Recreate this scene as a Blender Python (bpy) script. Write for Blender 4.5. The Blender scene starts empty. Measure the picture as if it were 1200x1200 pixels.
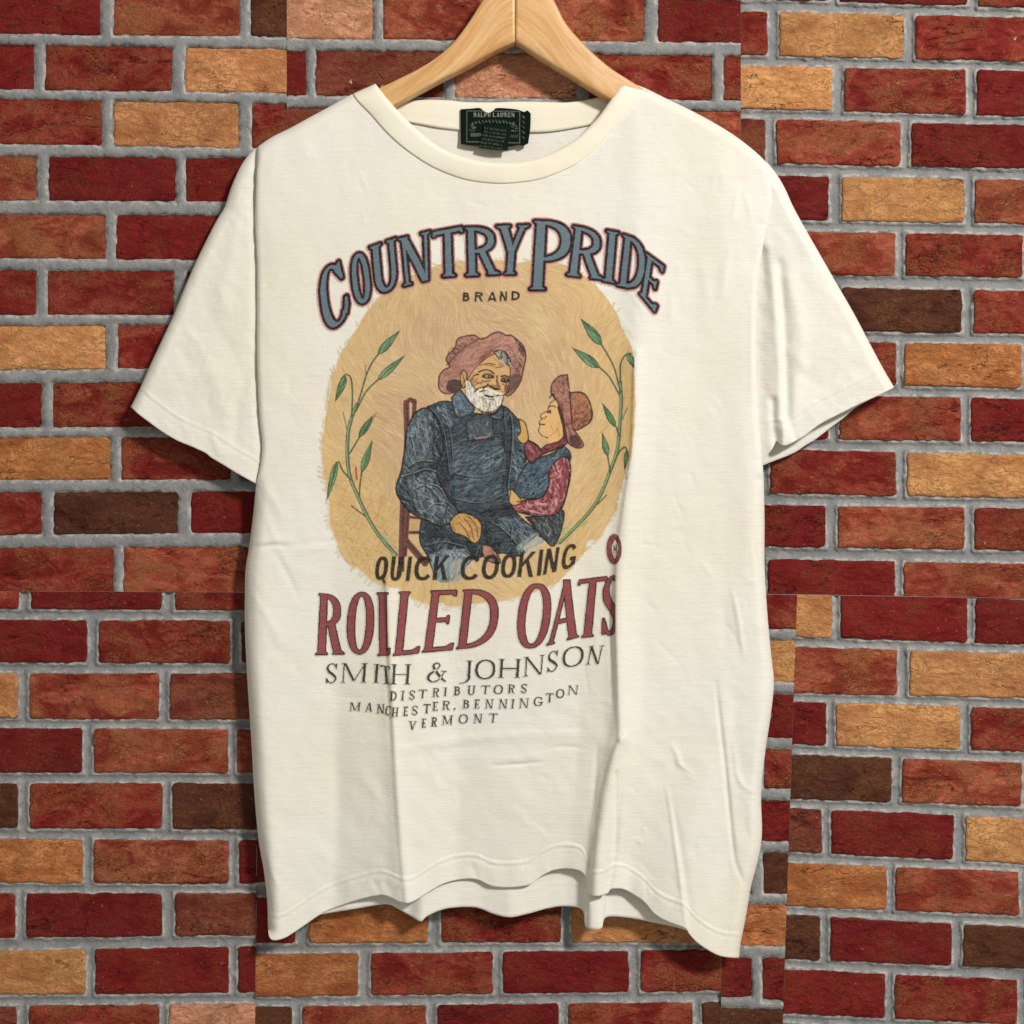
import bpy, math, random
import numpy as np

# ------------------------------------------------------------------ camera, world, lamps, exposure
S = 0.00077            # metres on the wall per photograph pixel
DC = 1.35              # camera to wall
scene = bpy.context.scene
COL = scene.collection
cam_d = bpy.data.cameras.new('camera')
cam = bpy.data.objects.new('camera', cam_d)
COL.objects.link(cam)
cam.location = (0, -DC, 0)
cam.rotation_euler = (math.radians(90), 0, 0)
cam_d.sensor_fit = 'HORIZONTAL'
cam_d.angle = 2 * math.atan(600 * S / DC)
cam_d.clip_start = 0.05
cam_d.clip_end = 50
scene.camera = cam

world = bpy.data.worlds.new('World')
scene.world = world
world.use_nodes = True
bgn = world.node_tree.nodes['Background']
bgn.inputs[0].default_value = (1.0, 0.96, 0.89, 1)
bgn.inputs[1].default_value = 0.33

def area_lamp(name, loc, target, size, power, color):
    ld = bpy.data.lights.new(name, 'AREA')
    ld.shape = 'DISK'; ld.size = size; ld.energy = power; ld.color = color
    o = bpy.data.objects.new(name, ld)
    COL.objects.link(o)
    o.location = loc
    from mathutils import Vector
    o.rotation_euler = (Vector(target) - Vector(loc)).to_track_quat('-Z', 'Y').to_euler()
    return o
area_lamp('room_lamp', (1.75, -2.6, 1.65), (0, 0, 0.0), 0.46, 112, (1.0, 0.974, 0.945))

vs = scene.view_settings
vs.view_transform = 'Standard'
vs.look = 'None'
vs.exposure = 0.0
vs.gamma = 1.0
vs.use_curve_mapping = False

# ------------------------------------------------------------------ helpers
RNG = np.random.default_rng(7)
random.seed(11)

def lin(r, g, b):
    def f(c):
        c /= 255.0
        return c / 12.92 if c <= 0.04045 else ((c + 0.055) / 1.055) ** 2.4
    return (f(r), f(g), f(b))

def P(u, v, d):
    """photo direction (u,v) + distance d (metres) from the wall -> world points"""
    u = np.asarray(u, float); v = np.asarray(v, float); d = np.asarray(d, float) + 0 * u
    k = (DC - d) / DC
    return np.stack([(u - 600) * S * k, -d, (600 - v) * S * k], -1)

ORIGIN = {}
def empty(name, loc, label=None, cat=None, parent=None):
    o = bpy.data.objects.new(name, None)
    o.empty_display_size = 0.05
    COL.objects.link(o)
    o.location = loc
    ORIGIN[o.name] = np.array(loc, float)
    if label:
        o['label'] = label
    if cat:
        o['category'] = cat
    return o

def make(name, verts, faces, mat, parent=None, smooth=True, colors=None, floats=None, loc=None, ngons=None):
    """one mesh object from arrays (faces: Mx4 int array); verts in world space"""
    verts = np.asarray(verts, np.float64).reshape(-1, 3)
    po = ORIGIN[parent.name] if parent is not None else np.zeros(3)
    wo = po if loc is None else np.asarray(loc, float)
    me = bpy.data.meshes.new(name)
    if ngons is not None:
        me.from_pydata((verts - wo).tolist(), [], ngons)
    else:
        faces = np.asarray(faces, np.int32)
        n = faces.shape[1]
        me.vertices.add(len(verts))
        me.vertices.foreach_set('co', (verts - wo).astype(np.float32).ravel())
        me.loops.add(faces.size)
        me.loops.foreach_set('vertex_index', faces.ravel())
        me.polygons.add(len(faces))
        me.polygons.foreach_set('loop_start', np.arange(0, faces.size, n, dtype=np.int32))
        me.update(calc_edges=True)
    if smooth:
        me.polygons.foreach_set('use_smooth', np.ones(len(me.polygons), bool))
    for an, arr in (colors or {}).items():
        a = me.color_attributes.new(an, 'FLOAT_COLOR', 'POINT')
        a.data.foreach_set('color', np.asarray(arr, np.float32).ravel())
    for an, arr in (floats or {}).items():
        a = me.attributes.new(an, 'FLOAT', 'POINT')
        a.data.foreach_set('value', np.asarray(arr, np.float32).ravel())
    me.materials.append(mat)
    o = bpy.data.objects.new(name, me)
    COL.objects.link(o)
    if parent is not None:
        o.parent = parent
    o.location = wo - po
    ORIGIN[o.name] = wo
    return o

def grid_faces(nr, nc, off=0):
    i = np.arange(nr - 1)[:, None] * nc + np.arange(nc - 1)[None, :] + off
    return np.stack([i, i + nc, i + nc + 1, i + 1], -1).reshape(-1, 4)

def resample(pts, n, closed=False):
    p = np.asarray(pts, float)
    if closed:
        p = np.vstack([p, p[:1]])
    L = np.r_[0, np.cumsum(np.hypot(*np.diff(p, axis=0).T))]
    q = np.linspace(0, L[-1], n + 1 if closed else n)
    r = np.stack([np.interp(q, L, p[:, 0]), np.interp(q, L, p[:, 1])], -1)
    return r[:-1] if closed else r

def catmull(pts, k=8):
    p = np.asarray(pts, float)
    p = np.vstack([2 * p[0] - p[1], p, 2 * p[-1] - p[-2]])
    out = []
    t = np.linspace(0, 1, k, endpoint=False)[:, None]
    for i in range(1, len(p) - 2):
        a, b, c, d = p[i - 1:i + 3]
        out.append(0.5 * (2 * b + (c - a) * t + (2 * a - 5 * b + 4 * c - d) * t ** 2 + (3 * b - a - 3 * c + d) * t ** 3))
    return np.vstack(out + [p[-2:-1]])

def smooth_curve(pts, n):
    return resample(catmull(pts), n)

def coons(top, bottom, left, right):
    """top/bottom: n points left->right, left/right: m points top->bottom"""
    n, m = len(top), len(left)
    s = np.linspace(0, 1, n)[None, :, None]; t = np.linspace(0, 1, m)[:, None, None]
    T, B = top[None], bottom[None]
    L, R = left[:, None], right[:, None]
    return ((1 - t) * T + t * B + (1 - s) * L + s * R
            - ((1 - s) * (1 - t) * top[0] + s * (1 - t) * top[-1] + (1 - s) * t * bottom[0] + s * t * bottom[-1]))

def noise2(u, v, su, sv, seed):
    """smooth value noise in -1..1 with cell size (su, sv)"""
    r = np.random.default_rng(seed).uniform(-1, 1, (128, 128))
    x = np.asarray(u) / su + 1000.3; y = np.asarray(v) / sv + 1000.7
    xi = np.floor(x).astype(int); yi = np.floor(y).astype(int)
    fx = x - xi; fy = y - yi
    fx = fx * fx * (3 - 2 * fx); fy = fy * fy * (3 - 2 * fy)
    g = lambda a, b: r[b % 128, a % 128]
    return ((g(xi, yi) * (1 - fx) + g(xi + 1, yi) * fx) * (1 - fy) + (g(xi, yi + 1) * (1 - fx) + g(xi + 1, yi + 1) * fx) * fy)

def seg_dist(u, v, pts):
    """distance to polyline, v of nearest point, signed side"""
    best = np.full(u.shape, 1e9); bt = np.zeros(u.shape); sd = np.zeros(u.shape)
    pts = np.asarray(pts, float)
    L = np.r_[0, np.cumsum(np.hypot(*np.diff(pts, axis=0).T))]
    for i in range(len(pts) - 1):
        a, b = pts[i], pts[i + 1]
        d = b - a; l2 = max(d @ d, 1e-9)
        t = np.clip(((u - a[0]) * d[0] + (v - a[1]) * d[1]) / l2, 0, 1)
        px = u - a[0] - t * d[0]; py = v - a[1] - t * d[1]
        dist = np.hypot(px, py)
        m = dist < best
        best = np.where(m, dist, best)
        bt = np.where(m, (L[i] + t * math.sqrt(l2)) / L[-1], bt)
        sd = np.where(m, np.sign(d[0] * py - d[1] * px), sd)
    return best, bt, sd

# ------------------------------------------------------------------ materials
def new_mat(name):
    m = bpy.data.materials.new(name)
    m.use_nodes = True
    nt = m.node_tree
    return m, nt, nt.nodes['Principled BSDF']

class NB:
    def __init__(self, nt):
        self.nt = nt
    def n(self, typ, **kw):
        nd = self.nt.nodes.new(typ)
        for k, v in kw.items():
            setattr(nd, k, v)
        return nd
    def put(self, sock, val):
        if hasattr(val, 'is_output'):
            self.nt.links.new(val, sock)
        else:
            sock.default_value = val
    def math(self, op, a, b=0.0, c=None, clamp=False):
        nd = self.n('ShaderNodeMath', operation=op, use_clamp=clamp)
        self.put(nd.inputs[0], a); self.put(nd.inputs[1], b)
        if c is not None:
            self.put(nd.inputs[2], c)
        return nd.outputs[0]
    def mix(self, f, a, b, blend='MIX'):
        nd = self.n('ShaderNodeMix', data_type='RGBA', blend_type=blend)
        self.put(nd.inputs[0], f)
        self.put(nd.inputs[6], a if hasattr(a, 'is_output') else (*a, 1) if len(a) == 3 else a)
        self.put(nd.inputs[7], b if hasattr(b, 'is_output') else (*b, 1) if len(b) == 3 else b)
        return nd.outputs[2]
    def noise(self, vec, scale, detail=3, rough=0.55, dist=0.0):
        nd = self.n('ShaderNodeTexNoise')
        if vec is not None:
            self.put(nd.inputs['Vector'], vec)
        nd.inputs['Scale'].default_value = scale
        nd.inputs['Detail'].default_value = detail
        nd.inputs['Roughness'].default_value = rough
        nd.inputs['Distortion'].default_value = dist
        return nd.outputs[0]
    def ramp(self, val, lo, hi, a=0.0, b=1.0):
        nd = self.n('ShaderNodeMapRange')
        nd.interpolation_type = 'SMOOTHSTEP'
        self.put(nd.inputs[0], val)
        for i, x in zip((1, 2, 3, 4), (lo, hi, a, b)):
            self.put(nd.inputs[i], x)
        return nd.outputs[0]
    def scale(self, vec, sx, sy, sz, off=None):
        nd = self.n('ShaderNodeMapping')
        self.put(nd.inputs[0], vec)
        nd.inputs['Scale'].default_value = (sx, sy, sz)
        if off is not None:
            self.put(nd.inputs['Location'], off)
        return nd.outputs[0]
    def bump(self, h, strength, dist, normal=None):
        nd = self.n('ShaderNodeBump')
        nd.inputs['Strength'].default_value = strength
        nd.inputs['Distance'].default_value = dist
        self.put(nd.inputs['Height'], h)
        if normal is not None:
            self.put(nd.inputs['Normal'], normal)
        return nd.outputs[0]

def brick_material():
    m, nt, bs = new_mat('fired_brick')
    b = NB(nt)
    tc = b.n('ShaderNodeTexCoord').outputs['Object']
    oi = b.n('ShaderNodeObjectInfo')
    comb = b.n('ShaderNodeCombineXYZ')
    b.put(comb.inputs[0], b.math('MULTIPLY', oi.outputs['Random'], 37.0))
    b.put(comb.inputs[2], b.math('MULTIPLY', oi.outputs['Random'], 91.0))
    add = b.n('ShaderNodeVectorMath', operation='ADD')
    b.put(add.inputs[0], tc); b.put(add.inputs[1], comb.outputs[0])
    v = add.outputs[0]
    vs_ = b.scale(v, 0.75, 1, 1.3)
    base = oi.outputs['Color']; mot = oi.outputs['Alpha']
    n1 = b.noise(vs_, 34, 5, 0.62, 0.6)
    n2 = b.noise(vs_, 120, 5, 0.65, 0.8)
    n3 = b.noise(v, 620, 3, 0.6)
    hsv = b.n('ShaderNodeHueSaturation')
    hsv.inputs['Hue'].default_value = 0.511
    hsv.inputs['Saturation'].default_value = 0.92
    hsv.inputs['Value'].default_value = 1.9
    b.put(hsv.inputs['Color'], base)
    f = b.math('MULTIPLY', b.ramp(b.math('ADD', b.math('MULTIPLY', n1, 0.6), b.math('MULTIPLY', n2, 0.4)), 0.44, 0.62), mot, clamp=True)
    c = b.mix(f, base, hsv.outputs[0])
    # darker fired blotches
    c = b.mix(b.ramp(n1, 0.54, 0.32, 0.0, 0.6), c, b.mix(1.0, c, (0.52, 0.34, 0.32), 'MULTIPLY'))
    # pale veins and flakes
    rid = b.math('ABSOLUTE', b.math('SUBTRACT', b.noise(vs_, 75, 6, 0.68, 1.4), 0.5))
    vein = b.math('MULTIPLY', b.ramp(rid, 0.022, 0.003), b.ramp(n1, 0.44, 0.58))
    c = b.mix(b.math('MULTIPLY', vein, b.math('ADD', b.math('MULTIPLY', mot, 1.0), 0.06)), c, lin(222, 150, 96))
    fl = b.ramp(b.noise(v, 330, 2, 0.6), 0.69, 0.74)
    c = b.mix(b.math('MULTIPLY', fl, 0.5), c, lin(214, 160, 110))
    pit = b.ramp(n2, 0.36, 0.27)
    c = b.mix(b.math('MULTIPLY', pit, 0.55), c, lin(48, 20, 14))
    # grain
    c = b.mix(b.ramp(n3, 0.35, 0.7, 0.0, 0.30), c, b.mix(1.0, c, (0.55, 0.5, 0.5), 'MULTIPLY'))
    # hairline cracks
    ck = b.math('ABSOLUTE', b.math('SUBTRACT', b.noise(b.scale(v, 0.55, 1, 1.6), 20, 7, 0.62, 0.4), 0.5))
    crack = b.math('MULTIPLY', b.ramp(ck, 0.0055, 0.0), b.ramp(b.noise(v, 14, 2), 0.52, 0.6))
    c = b.mix(b.math('MULTIPLY', crack, 0.8), c, lin(30, 12, 10))
    # lime splashes
    lime = b.math('MULTIPLY', b.ramp(b.noise(b.scale(v, 1.2, 1, 0.6), 60, 4, 0.6, 0.5), 0.715, 0.735), b.ramp(oi.outputs['Random'], 0.45, 0.55))
    c = b.mix(b.math('MULTIPLY', lime, 0.85), c, lin(205, 195, 182))
    rid2 = b.math('ABSOLUTE', b.math('SUBTRACT', b.noise(vs_, 190, 5, 0.7, 1.6), 0.5))
    patch = b.ramp(b.noise(v, 26, 3, 0.5, 0.3), 0.47, 0.62)
    vein2 = b.math('MULTIPLY', b.math('MULTIPLY', b.ramp(rid2, 0.05, 0.01), patch), b.math('ADD', b.math('MULTIPLY', mot, 1.1), 0.04), clamp=True)
    c = b.mix(vein2, c, b.mix(0.3, lin(224, 146, 88), hsv.outputs[0]))
    b.put(bs.inputs['Base Color'], c)
    bs.inputs['Roughness'].default_value = 0.62
    bs.inputs['Specular IOR Level'].default_value = 0.16
    h = b.math('ADD', b.math('MULTIPLY', n2, 1.0), b.math('MULTIPLY', n3, 0.22))
    h = b.math('ADD', h, b.math('MULTIPLY', n1, 0.9))
    h = b.math('SUBTRACT', h, b.math('MULTIPLY', crack, 0.9))
    h = b.math('ADD', h, b.math('MULTIPLY', lime, 0.4))
    h = b.math('ADD', h, b.math('MULTIPLY', vein, 0.12))
    h = b.math('ADD', h, b.math('MULTIPLY', vein2, 0.25))
    b.put(bs.inputs['Normal'], b.bump(h, 1.0, 0.0042))
    return m

def mortar_material():
    m, nt, bs = new_mat('mortar')
    b = NB(nt)
    tc = b.n('ShaderNodeTexCoord').outputs['Object']
    at = b.n('ShaderNodeAttribute', attribute_name='lip').outputs['Fac']
    n1 = b.noise(tc, 55, 4, 0.6); n2 = b.noise(tc, 420, 3, 0.65); n3 = b.noise(tc, 160, 4, 0.6)
    c = b.mix(b.ramp(n1, 0.3, 0.7), lin(128, 129, 129), lin(152, 151, 148))
    c = b.mix(b.ramp(n2, 0.58, 0.34, 0.0, 0.35), c, lin(104, 105, 105))
    # lime crust along the brick edges, broken up
    lp = b.math('MULTIPLY', at, b.ramp(n3, 0.42, 0.58))
    c = b.mix(b.math('MULTIPLY', lp, 0.7), c, lin(208, 203, 194))
    b.put(bs.inputs['Base Color'], c)
    bs.inputs['Roughness'].default_value = 0.9
    bs.inputs['Specular IOR Level'].default_value = 0.2
    h = b.math('ADD', b.math('MULTIPLY', n2, 0.5), b.math('MULTIPLY', n3, 1.0))
    b.put(bs.inputs['Normal'], b.bump(h, 0.8, 0.0018))
    return m

def fabric_nodes(b, bs, base, warm):
    tc = b.n('ShaderNodeTexCoord').outputs['Object']
    n1 = b.noise(tc, 7, 3, 0.5)
    streak = b.noise(b.scale(tc, 90, 90, 900), 1.0, 3, 0.6)
    streak2 = b.noise(b.scale(tc, 22, 22, 420), 1.0, 3, 0.6)
    knit = b.noise(b.scale(tc, 800, 800, 1100), 1.0, 2, 0.5)
    c = b.mix(b.ramp(n1, 0.35, 0.68), base, warm)
    c = b.mix(b.ramp(streak, 0.35, 0.7, 0.0, 0.16), c, b.mix(1.0, c, (0.78, 0.77, 0.72), 'MULTIPLY'))
    c = b.mix(b.ramp(streak2, 0.45, 0.7, 0.0, 0.14), c, b.mix(1.0, c, (0.80, 0.78, 0.70), 'MULTIPLY'))
    h = b.math('ADD', b.math('MULTIPLY', streak, 0.6), b.math('MULTIPLY', knit, 0.5))
    h = b.math('ADD', h, b.math('MULTIPLY', streak2, 0.5))
    bs.inputs['Roughness'].default_value = 0.88
    bs.inputs['Specular IOR Level'].default_value = 0.18
    bs.inputs['Sheen Weight'].default_value = 0.06
    soft = b.noise(tc, 34, 4, 0.55, 0.6)
    nrm = b.bump(soft, 0.16, 0.006)
    b.put(bs.inputs['Normal'], b.bump(h, 0.5, 0.0008, nrm))
    return c, streak, knit

CREAM = lin(237, 234, 224); WARM = lin(237, 231, 213)
def fabric_material(name='cotton_jersey', base=CREAM, warm=WARM):
    m, nt, bs = new_mat(name)
    b = NB(nt)
    c, _, _ = fabric_nodes(b, bs, base, warm)
    b.put(bs.inputs['Base Color'], c)
    return m

def print_material():
    m, nt, bs = new_mat('printed_jersey')
    b = NB(nt)
    c, st, kn = fabric_nodes(b, bs, CREAM, WARM)
    at = b.n('ShaderNodeAttribute', attribute_name='ink')
    wear = b.ramp(b.math('ADD', b.math('MULTIPLY', st, 0.5), b.math('MULTIPLY', kn, 0.5)), 0.44, 0.66, 1.0, 0.93)
    f = b.math('MULTIPLY', at.outputs['Alpha'], wear)
    b.put(bs.inputs['Base Color'], b.mix(f, c, at.outputs['Color']))
    return m

def rib_material():
    m, nt, bs = new_mat('collar_rib')
    b = NB(nt)
    tc = b.n('ShaderNodeTexCoord').outputs['Object']
    n1 = b.noise(tc, 12, 3, 0.5)
    n2 = b.noise(tc, 900, 2, 0.5)
    c = b.mix(b.ramp(n1, 0.3, 0.7), lin(242, 236, 218), lin(242, 234, 210))
    b.put(bs.inputs['Base Color'], c)
    bs.inputs['Roughness'].default_value = 0.88
    bs.inputs['Specular IOR Level'].default_value = 0.18
    b.put(bs.inputs['Normal'], b.bump(n2, 0.3, 0.0006))
    return m

def wood_material():
    m, nt, bs = new_mat('lotus_wood')
    b = NB(nt)
    at = b.n('ShaderNodeAttribute', attribute_name='grain').outputs['Vector']
    g1 = b.noise(b.scale(at, 2.2, 16, 4), 1.0, 5, 0.6, 1.2)
    g2 = b.noise(b.scale(at, 6, 110, 10), 1.0, 3, 0.6, 0.3)
    g3 = b.noise(b.scale(at, 1.0, 5, 2), 1.0, 2, 0.5, 1.5)
    c = b.mix(b.ramp(g1, 0.32, 0.68), lin(226, 178, 118), lin(205, 150, 88))
    c = b.mix(b.ramp(g3, 0.4, 0.7, 0, 0.6), c, lin(236, 196, 142))
    c = b.mix(b.ramp(g2, 0.56, 0.74, 0, 0.55), c, lin(170, 112, 62))
    c = b.mix(b.ramp(b.math('ABSOLUTE', b.math('SUBTRACT', g1, 0.5)), 0.012, 0.0, 0, 0.35), c, lin(176, 120, 70))
    b.put(bs.inputs['Base Color'], c)
    bs.inputs['Roughness'].default_value = 0.42
    bs.inputs['Coat Weight'].default_value = 0.15
    bs.inputs['Coat Roughness'].default_value = 0.3
    b.put(bs.inputs['Normal'], b.bump(g2, 0.15, 0.0008))
    return m

def label_material():
    m, nt, bs = new_mat('woven_label')
    b = NB(nt)
    at = b.n('ShaderNodeAttribute', attribute_name='ink').outputs['Color']
    tc = b.n('ShaderNodeTexCoord').outputs['Object']
    w = b.noise(b.scale(tc, 1500, 1500, 2600), 1.0, 2, 0.5)
    c = b.mix(b.ramp(w, 0.4, 0.7, 0, 0.35), at, b.mix(1.0, at, (0.5, 0.55, 0.5), 'MULTIPLY'))
    b.put(bs.inputs['Base Color'], c)
    bs.inputs['Roughness'].default_value = 0.9
    bs.inputs['Specular IOR Level'].default_value = 0.08
    b.put(bs.inputs['Normal'], b.bump(w, 0.4, 0.0005))
    return m

def steel_material():
    m, nt, bs = new_mat('hook_steel')
    b = NB(nt)
    tc = b.n('ShaderNodeTexCoord').outputs['Object']
    b.put(bs.inputs['Roughness'], b.ramp(b.noise(tc, 300, 2), 0.3, 0.7, 0.22, 0.38))
    bs.inputs['Base Color'].default_value = (0.62, 0.61, 0.6, 1)
    bs.inputs['Metallic'].default_value = 1.0
    return m

M_BRICK = brick_material(); M_MORTAR = mortar_material(); M_FABRIC = fabric_material()
M_PRINT = print_material(); M_RIB = rib_material(); M_WOOD = wood_material()
M_LABEL = label_material(); M_STEEL = steel_material()

# ------------------------------------------------------------------ brick wall: panels of brick facing with seams
wall = empty('brick_wall', (0, 0, -0.66), 'wall of red, orange, tan and brown bricks with grey mortar behind the shirt', 'wall')
TONE = {  # colour, mottling
    'd': (lin(122, 26, 24), 0.10), 'r': (lin(130, 34, 26), 0.55), 'o': (lin(146, 60, 40), 0.8),
    't': (lin(210, 146, 92), 0.22), 'b': (lin(86, 47, 30), 0.22), 'p': (lin(206, 144, 110), 0.3),
    'g': (lin(182, 110, 62), 0.4), 'm': (lin(128, 58, 44), 0.4),
}
# row: (x_a, top_a, bottom_a, x_b, top_b, bottom_b, [(x0, x1, tone), ...])
ROWS = {}
ROWS['A'] = [
    (0, -13, 40, 300, -9, 43, [(-30, 118, 'd'), (133, 281, 'o'), (294, 440, 'b')]),
    (0, 52, 105, 300, 57, 109, [(-108, 40, 'd'), (53, 202, 'r'), (217, 360, 't')]),
    (0, 116.5, 169, 300, 121, 174, [(-30, 119, 'r'), (133, 280, 't'), (295, 440, 'r')]),
    (0, 183, 235, 300, 186, 237, [(-106, 43, 'o'), (57, 206, 'd'), (218, 365, 'd')]),
    (0, 251, 303, 300, 253, 305, [(-25, 124, 'o'), (136, 285, 'd'), (298, 440, 'r')]),
    (0, 317, 370, 300, 318, 369, [(-106, 43, 'r'), (56, 204, 'r'), (219, 365, 'd')]),
    (0, 382, 434, 300, 381, 431, [(-25, 124, 't'), (138, 285, 'r'), (298, 440, 'o')]),
    (0, 449, 501, 300, 447, 500, [(-100, 49, 'd'), (62, 212, 'r'), (226, 370, 'd')]),
    (0, 513, 563, 300, 512, 562, [(-19, 130, 'g'), (142, 270, 'r'), (284, 440, 'd')]),
    (0, 577, 627, 300, 576, 625, [(-100, 49, 'r'), (63, 209, 'b'), (224, 370, 'd')]),
    (0, 642, 700, 300, 640, 700, [(-15, 133, 'r'), (145, 292, 'o'), (306, 440, 'r')]),
]
ROWS['F'] = [
    (0, 660, 713, 300, 662, 715, [(-128, 22, 'r'), (36, 190, 'd'), (205, 360, 'r')]),
    (0, 726, 776, 300, 728, 777, [(-50, 102, 'd'), (116, 270, 'r'), (283, 440, 'b')]),
    (0, 789, 842, 300, 789, 843, [(-130, 21, 't'), (35, 186, 'o'), (199, 350, 'm')]),
    (0, 853, 905, 300, 855, 906, [(-55, 96, 'd'), (110, 267, 'o'), (278, 430, 'o')]),
    (0, 918, 970, 300, 918, 972, [(-130, 21, 'b'), (35, 190, 'r'), (202, 350, 'b')]),
    (0, 983, 1034, 300, 985, 1036, [(-55, 97, 'g'), (110, 268, 'o'), (280, 430, 'd')]),
    (0, 1047, 1099, 300, 1047, 1096, [(-135, 18, 'r'), (31, 190, 'd'), (205, 360, 'm')]),
    (0, 1114, 1166, 300, 1109, 1163, [(-52, 100, 't'), (112, 268, 'd'), (279, 430, 'd')]),
    (0, 1179, 1231, 300, 1176, 1228, [(-130, 20, 'm'), (34, 186, 'r'), (198, 350, 'p')]),
]
ROWS['B'] = [
    (336, -6, 45.5, 868, 0, 50.5, [(290, 437, 'p'), (449, 592, 'o'), (605, 755, 'o'), (771, 920, 'd')]),
    (336, 59, 112.5, 868, 66, 118, [(210, 359, 'd'), (370, 520, 'm'), (533, 676, 'p'), (690, 834, 'r'), (848, 990, 'r')]),
    (336, 127, 179, 868, 130, 184, [(290, 440, 'm'), (452, 598, 'r'), (611, 755, 'd'), (768, 920, 'o')]),
]
ROWS['C'] = [
    (868, -51, -2, 1200, -45, 8.5, [(820, 970, 'r'), (984, 1134, 'd'), (1147, 1294, 'r')]),
    (868, 13.5, 64, 1200, 20.5, 72, [(752, 899, 'r'), (914, 1059, 't'), (1073, 1222, 'r')]),
    (868, 77, 127, 1200, 83, 136, [(828, 975, 't'), (990, 1132, 'r'), (1145, 1292, 'd')]),
    (868, 139, 191, 1200, 147, 197, [(752, 897, 'm'), (910, 1055, 'o'), (1068, 1216, 'd')]),
    (868, 205, 257, 1200, 211, 262, [(824, 971, 'd'), (987, 1130, 't'), (1142, 1290, 'o')]),
    (868, 270, 320, 1200, 276, 325, [(902, 1049, 'o'), (1061, 1198, 'r')]),
    (868, 335, 387, 1200, 341, 391, [(825, 974, 'r'), (987, 1127, 'b'), (1141, 1290, 'r')]),
    (868, 399, 446, 1200, 404, 455, [(902, 1050, 'r'), (1060, 1197, 'g')]),
    (868, 462, 513, 1200, 467, 518, [(822, 970, 'd'), (984, 1126, 'o'), (1138, 1285, 'd')]),
    (868, 526, 577, 1200, 533, 584, [(903, 1050, 'r'), (1063, 1208, 't')]),
    (868, 591.5, 640, 1200, 596, 645, [(820, 967, 'd'), (982, 1130, 'o'), (1142, 1290, 'r')]),
    (868, 654, 706, 1200, 661, 712, [(900, 1049, 'd'), (1059, 1206, 'o')]),
]
ROWS['D'] = [
    (930, 694, 746, 1200, 703, 755, [(828, 975, 't'), (986, 1133, 'd'), (1143, 1290, 'd')]),
    (930, 758, 812, 1200, 766, 818, [(905, 1051, 'o'), (1066, 1212, 't')]),
    (930, 822, 872, 1200, 830, 881, [(820, 968, 'd'), (980, 1125, 't'), (1138, 1285, 'r')]),
    (930, 884, 936, 1200, 894, 945, [(898, 1045, 'b'), (1057, 1197, 'o')]),
    (930, 947, 998, 1200, 959, 1012, [(815, 963, 'm'), (974, 1117, 'd'), (1132, 1280, 't')]),
    (930, 1011, 1062, 1200, 1022, 1073, [(892, 1039, 'g'), (1050, 1194, 'o')]),
    (930, 1072, 1124, 1200, 1087, 1135, [(815, 961, 'b'), (973, 1115, 'd'), (1129, 1276, 'b')]),
    (930, 1136, 1188, 1200, 1149, 1201, [(890, 1037, 'd'), (1049, 1192, 'r')]),
    (930, 1200, 1252, 1200, 1214, 1266, [(815, 960, 'd'), (972, 1116, 'r'), (1130, 1280, 'o')]),
]
ROWS['G'] = [
    (845, 684, 737, 920, 684, 737, [(790, 940, 'r')]),
    (845, 750, 799, 920, 750, 799, [(800, 945, 't')]),
    (845, 813, 865, 920, 813, 865, [(790, 950, 'd')]),
    (845, 878, 923, 920, 878, 924, [(895, 960, 'r'), (740, 882, 'o')]),
    (845, 938, 985, 920, 938, 986, [(830, 960, 'd')]),
    (845, 999, 1048, 920, 999, 1048, [(894, 1000, 'b'), (740, 880, 'd')]),
    (845, 1059, 1108, 920, 1060, 1109, [(790, 940, 'g')]),
    (845, 1121, 1168, 920, 1122, 1172, [(740, 881, 'd'), (893, 1000, 'd')]),
    (845, 1181, 1231, 920, 1183, 1233, [(760, 922, 'b')]),
]
ROWS['E'] = [
    (300, 982, 1034, 845, 980, 1030, [(290, 345, 'd'), (600, 745, 'r'), (758, 900, 'd')]),
    (300, 1052, 1105, 845, 1050, 1104, [(200, 346, 'd'), (362, 502, 'g'), (517, 657, 'r'), (670, 822, 't'), (834, 900, 'r')]),
    (300, 1118, 1168, 845, 1113, 1161, [(275, 420, 'g'), (435, 577, 'r'), (590, 737, 'd'), (751, 895, 'r')]),
    (300, 1180, 1232, 845, 1174, 1226, [(195, 342, 'b'), (355, 499, 'o'), (513, 655, 'd'), (667, 812, 'r'), (823, 970, 'b')]),
]
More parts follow.
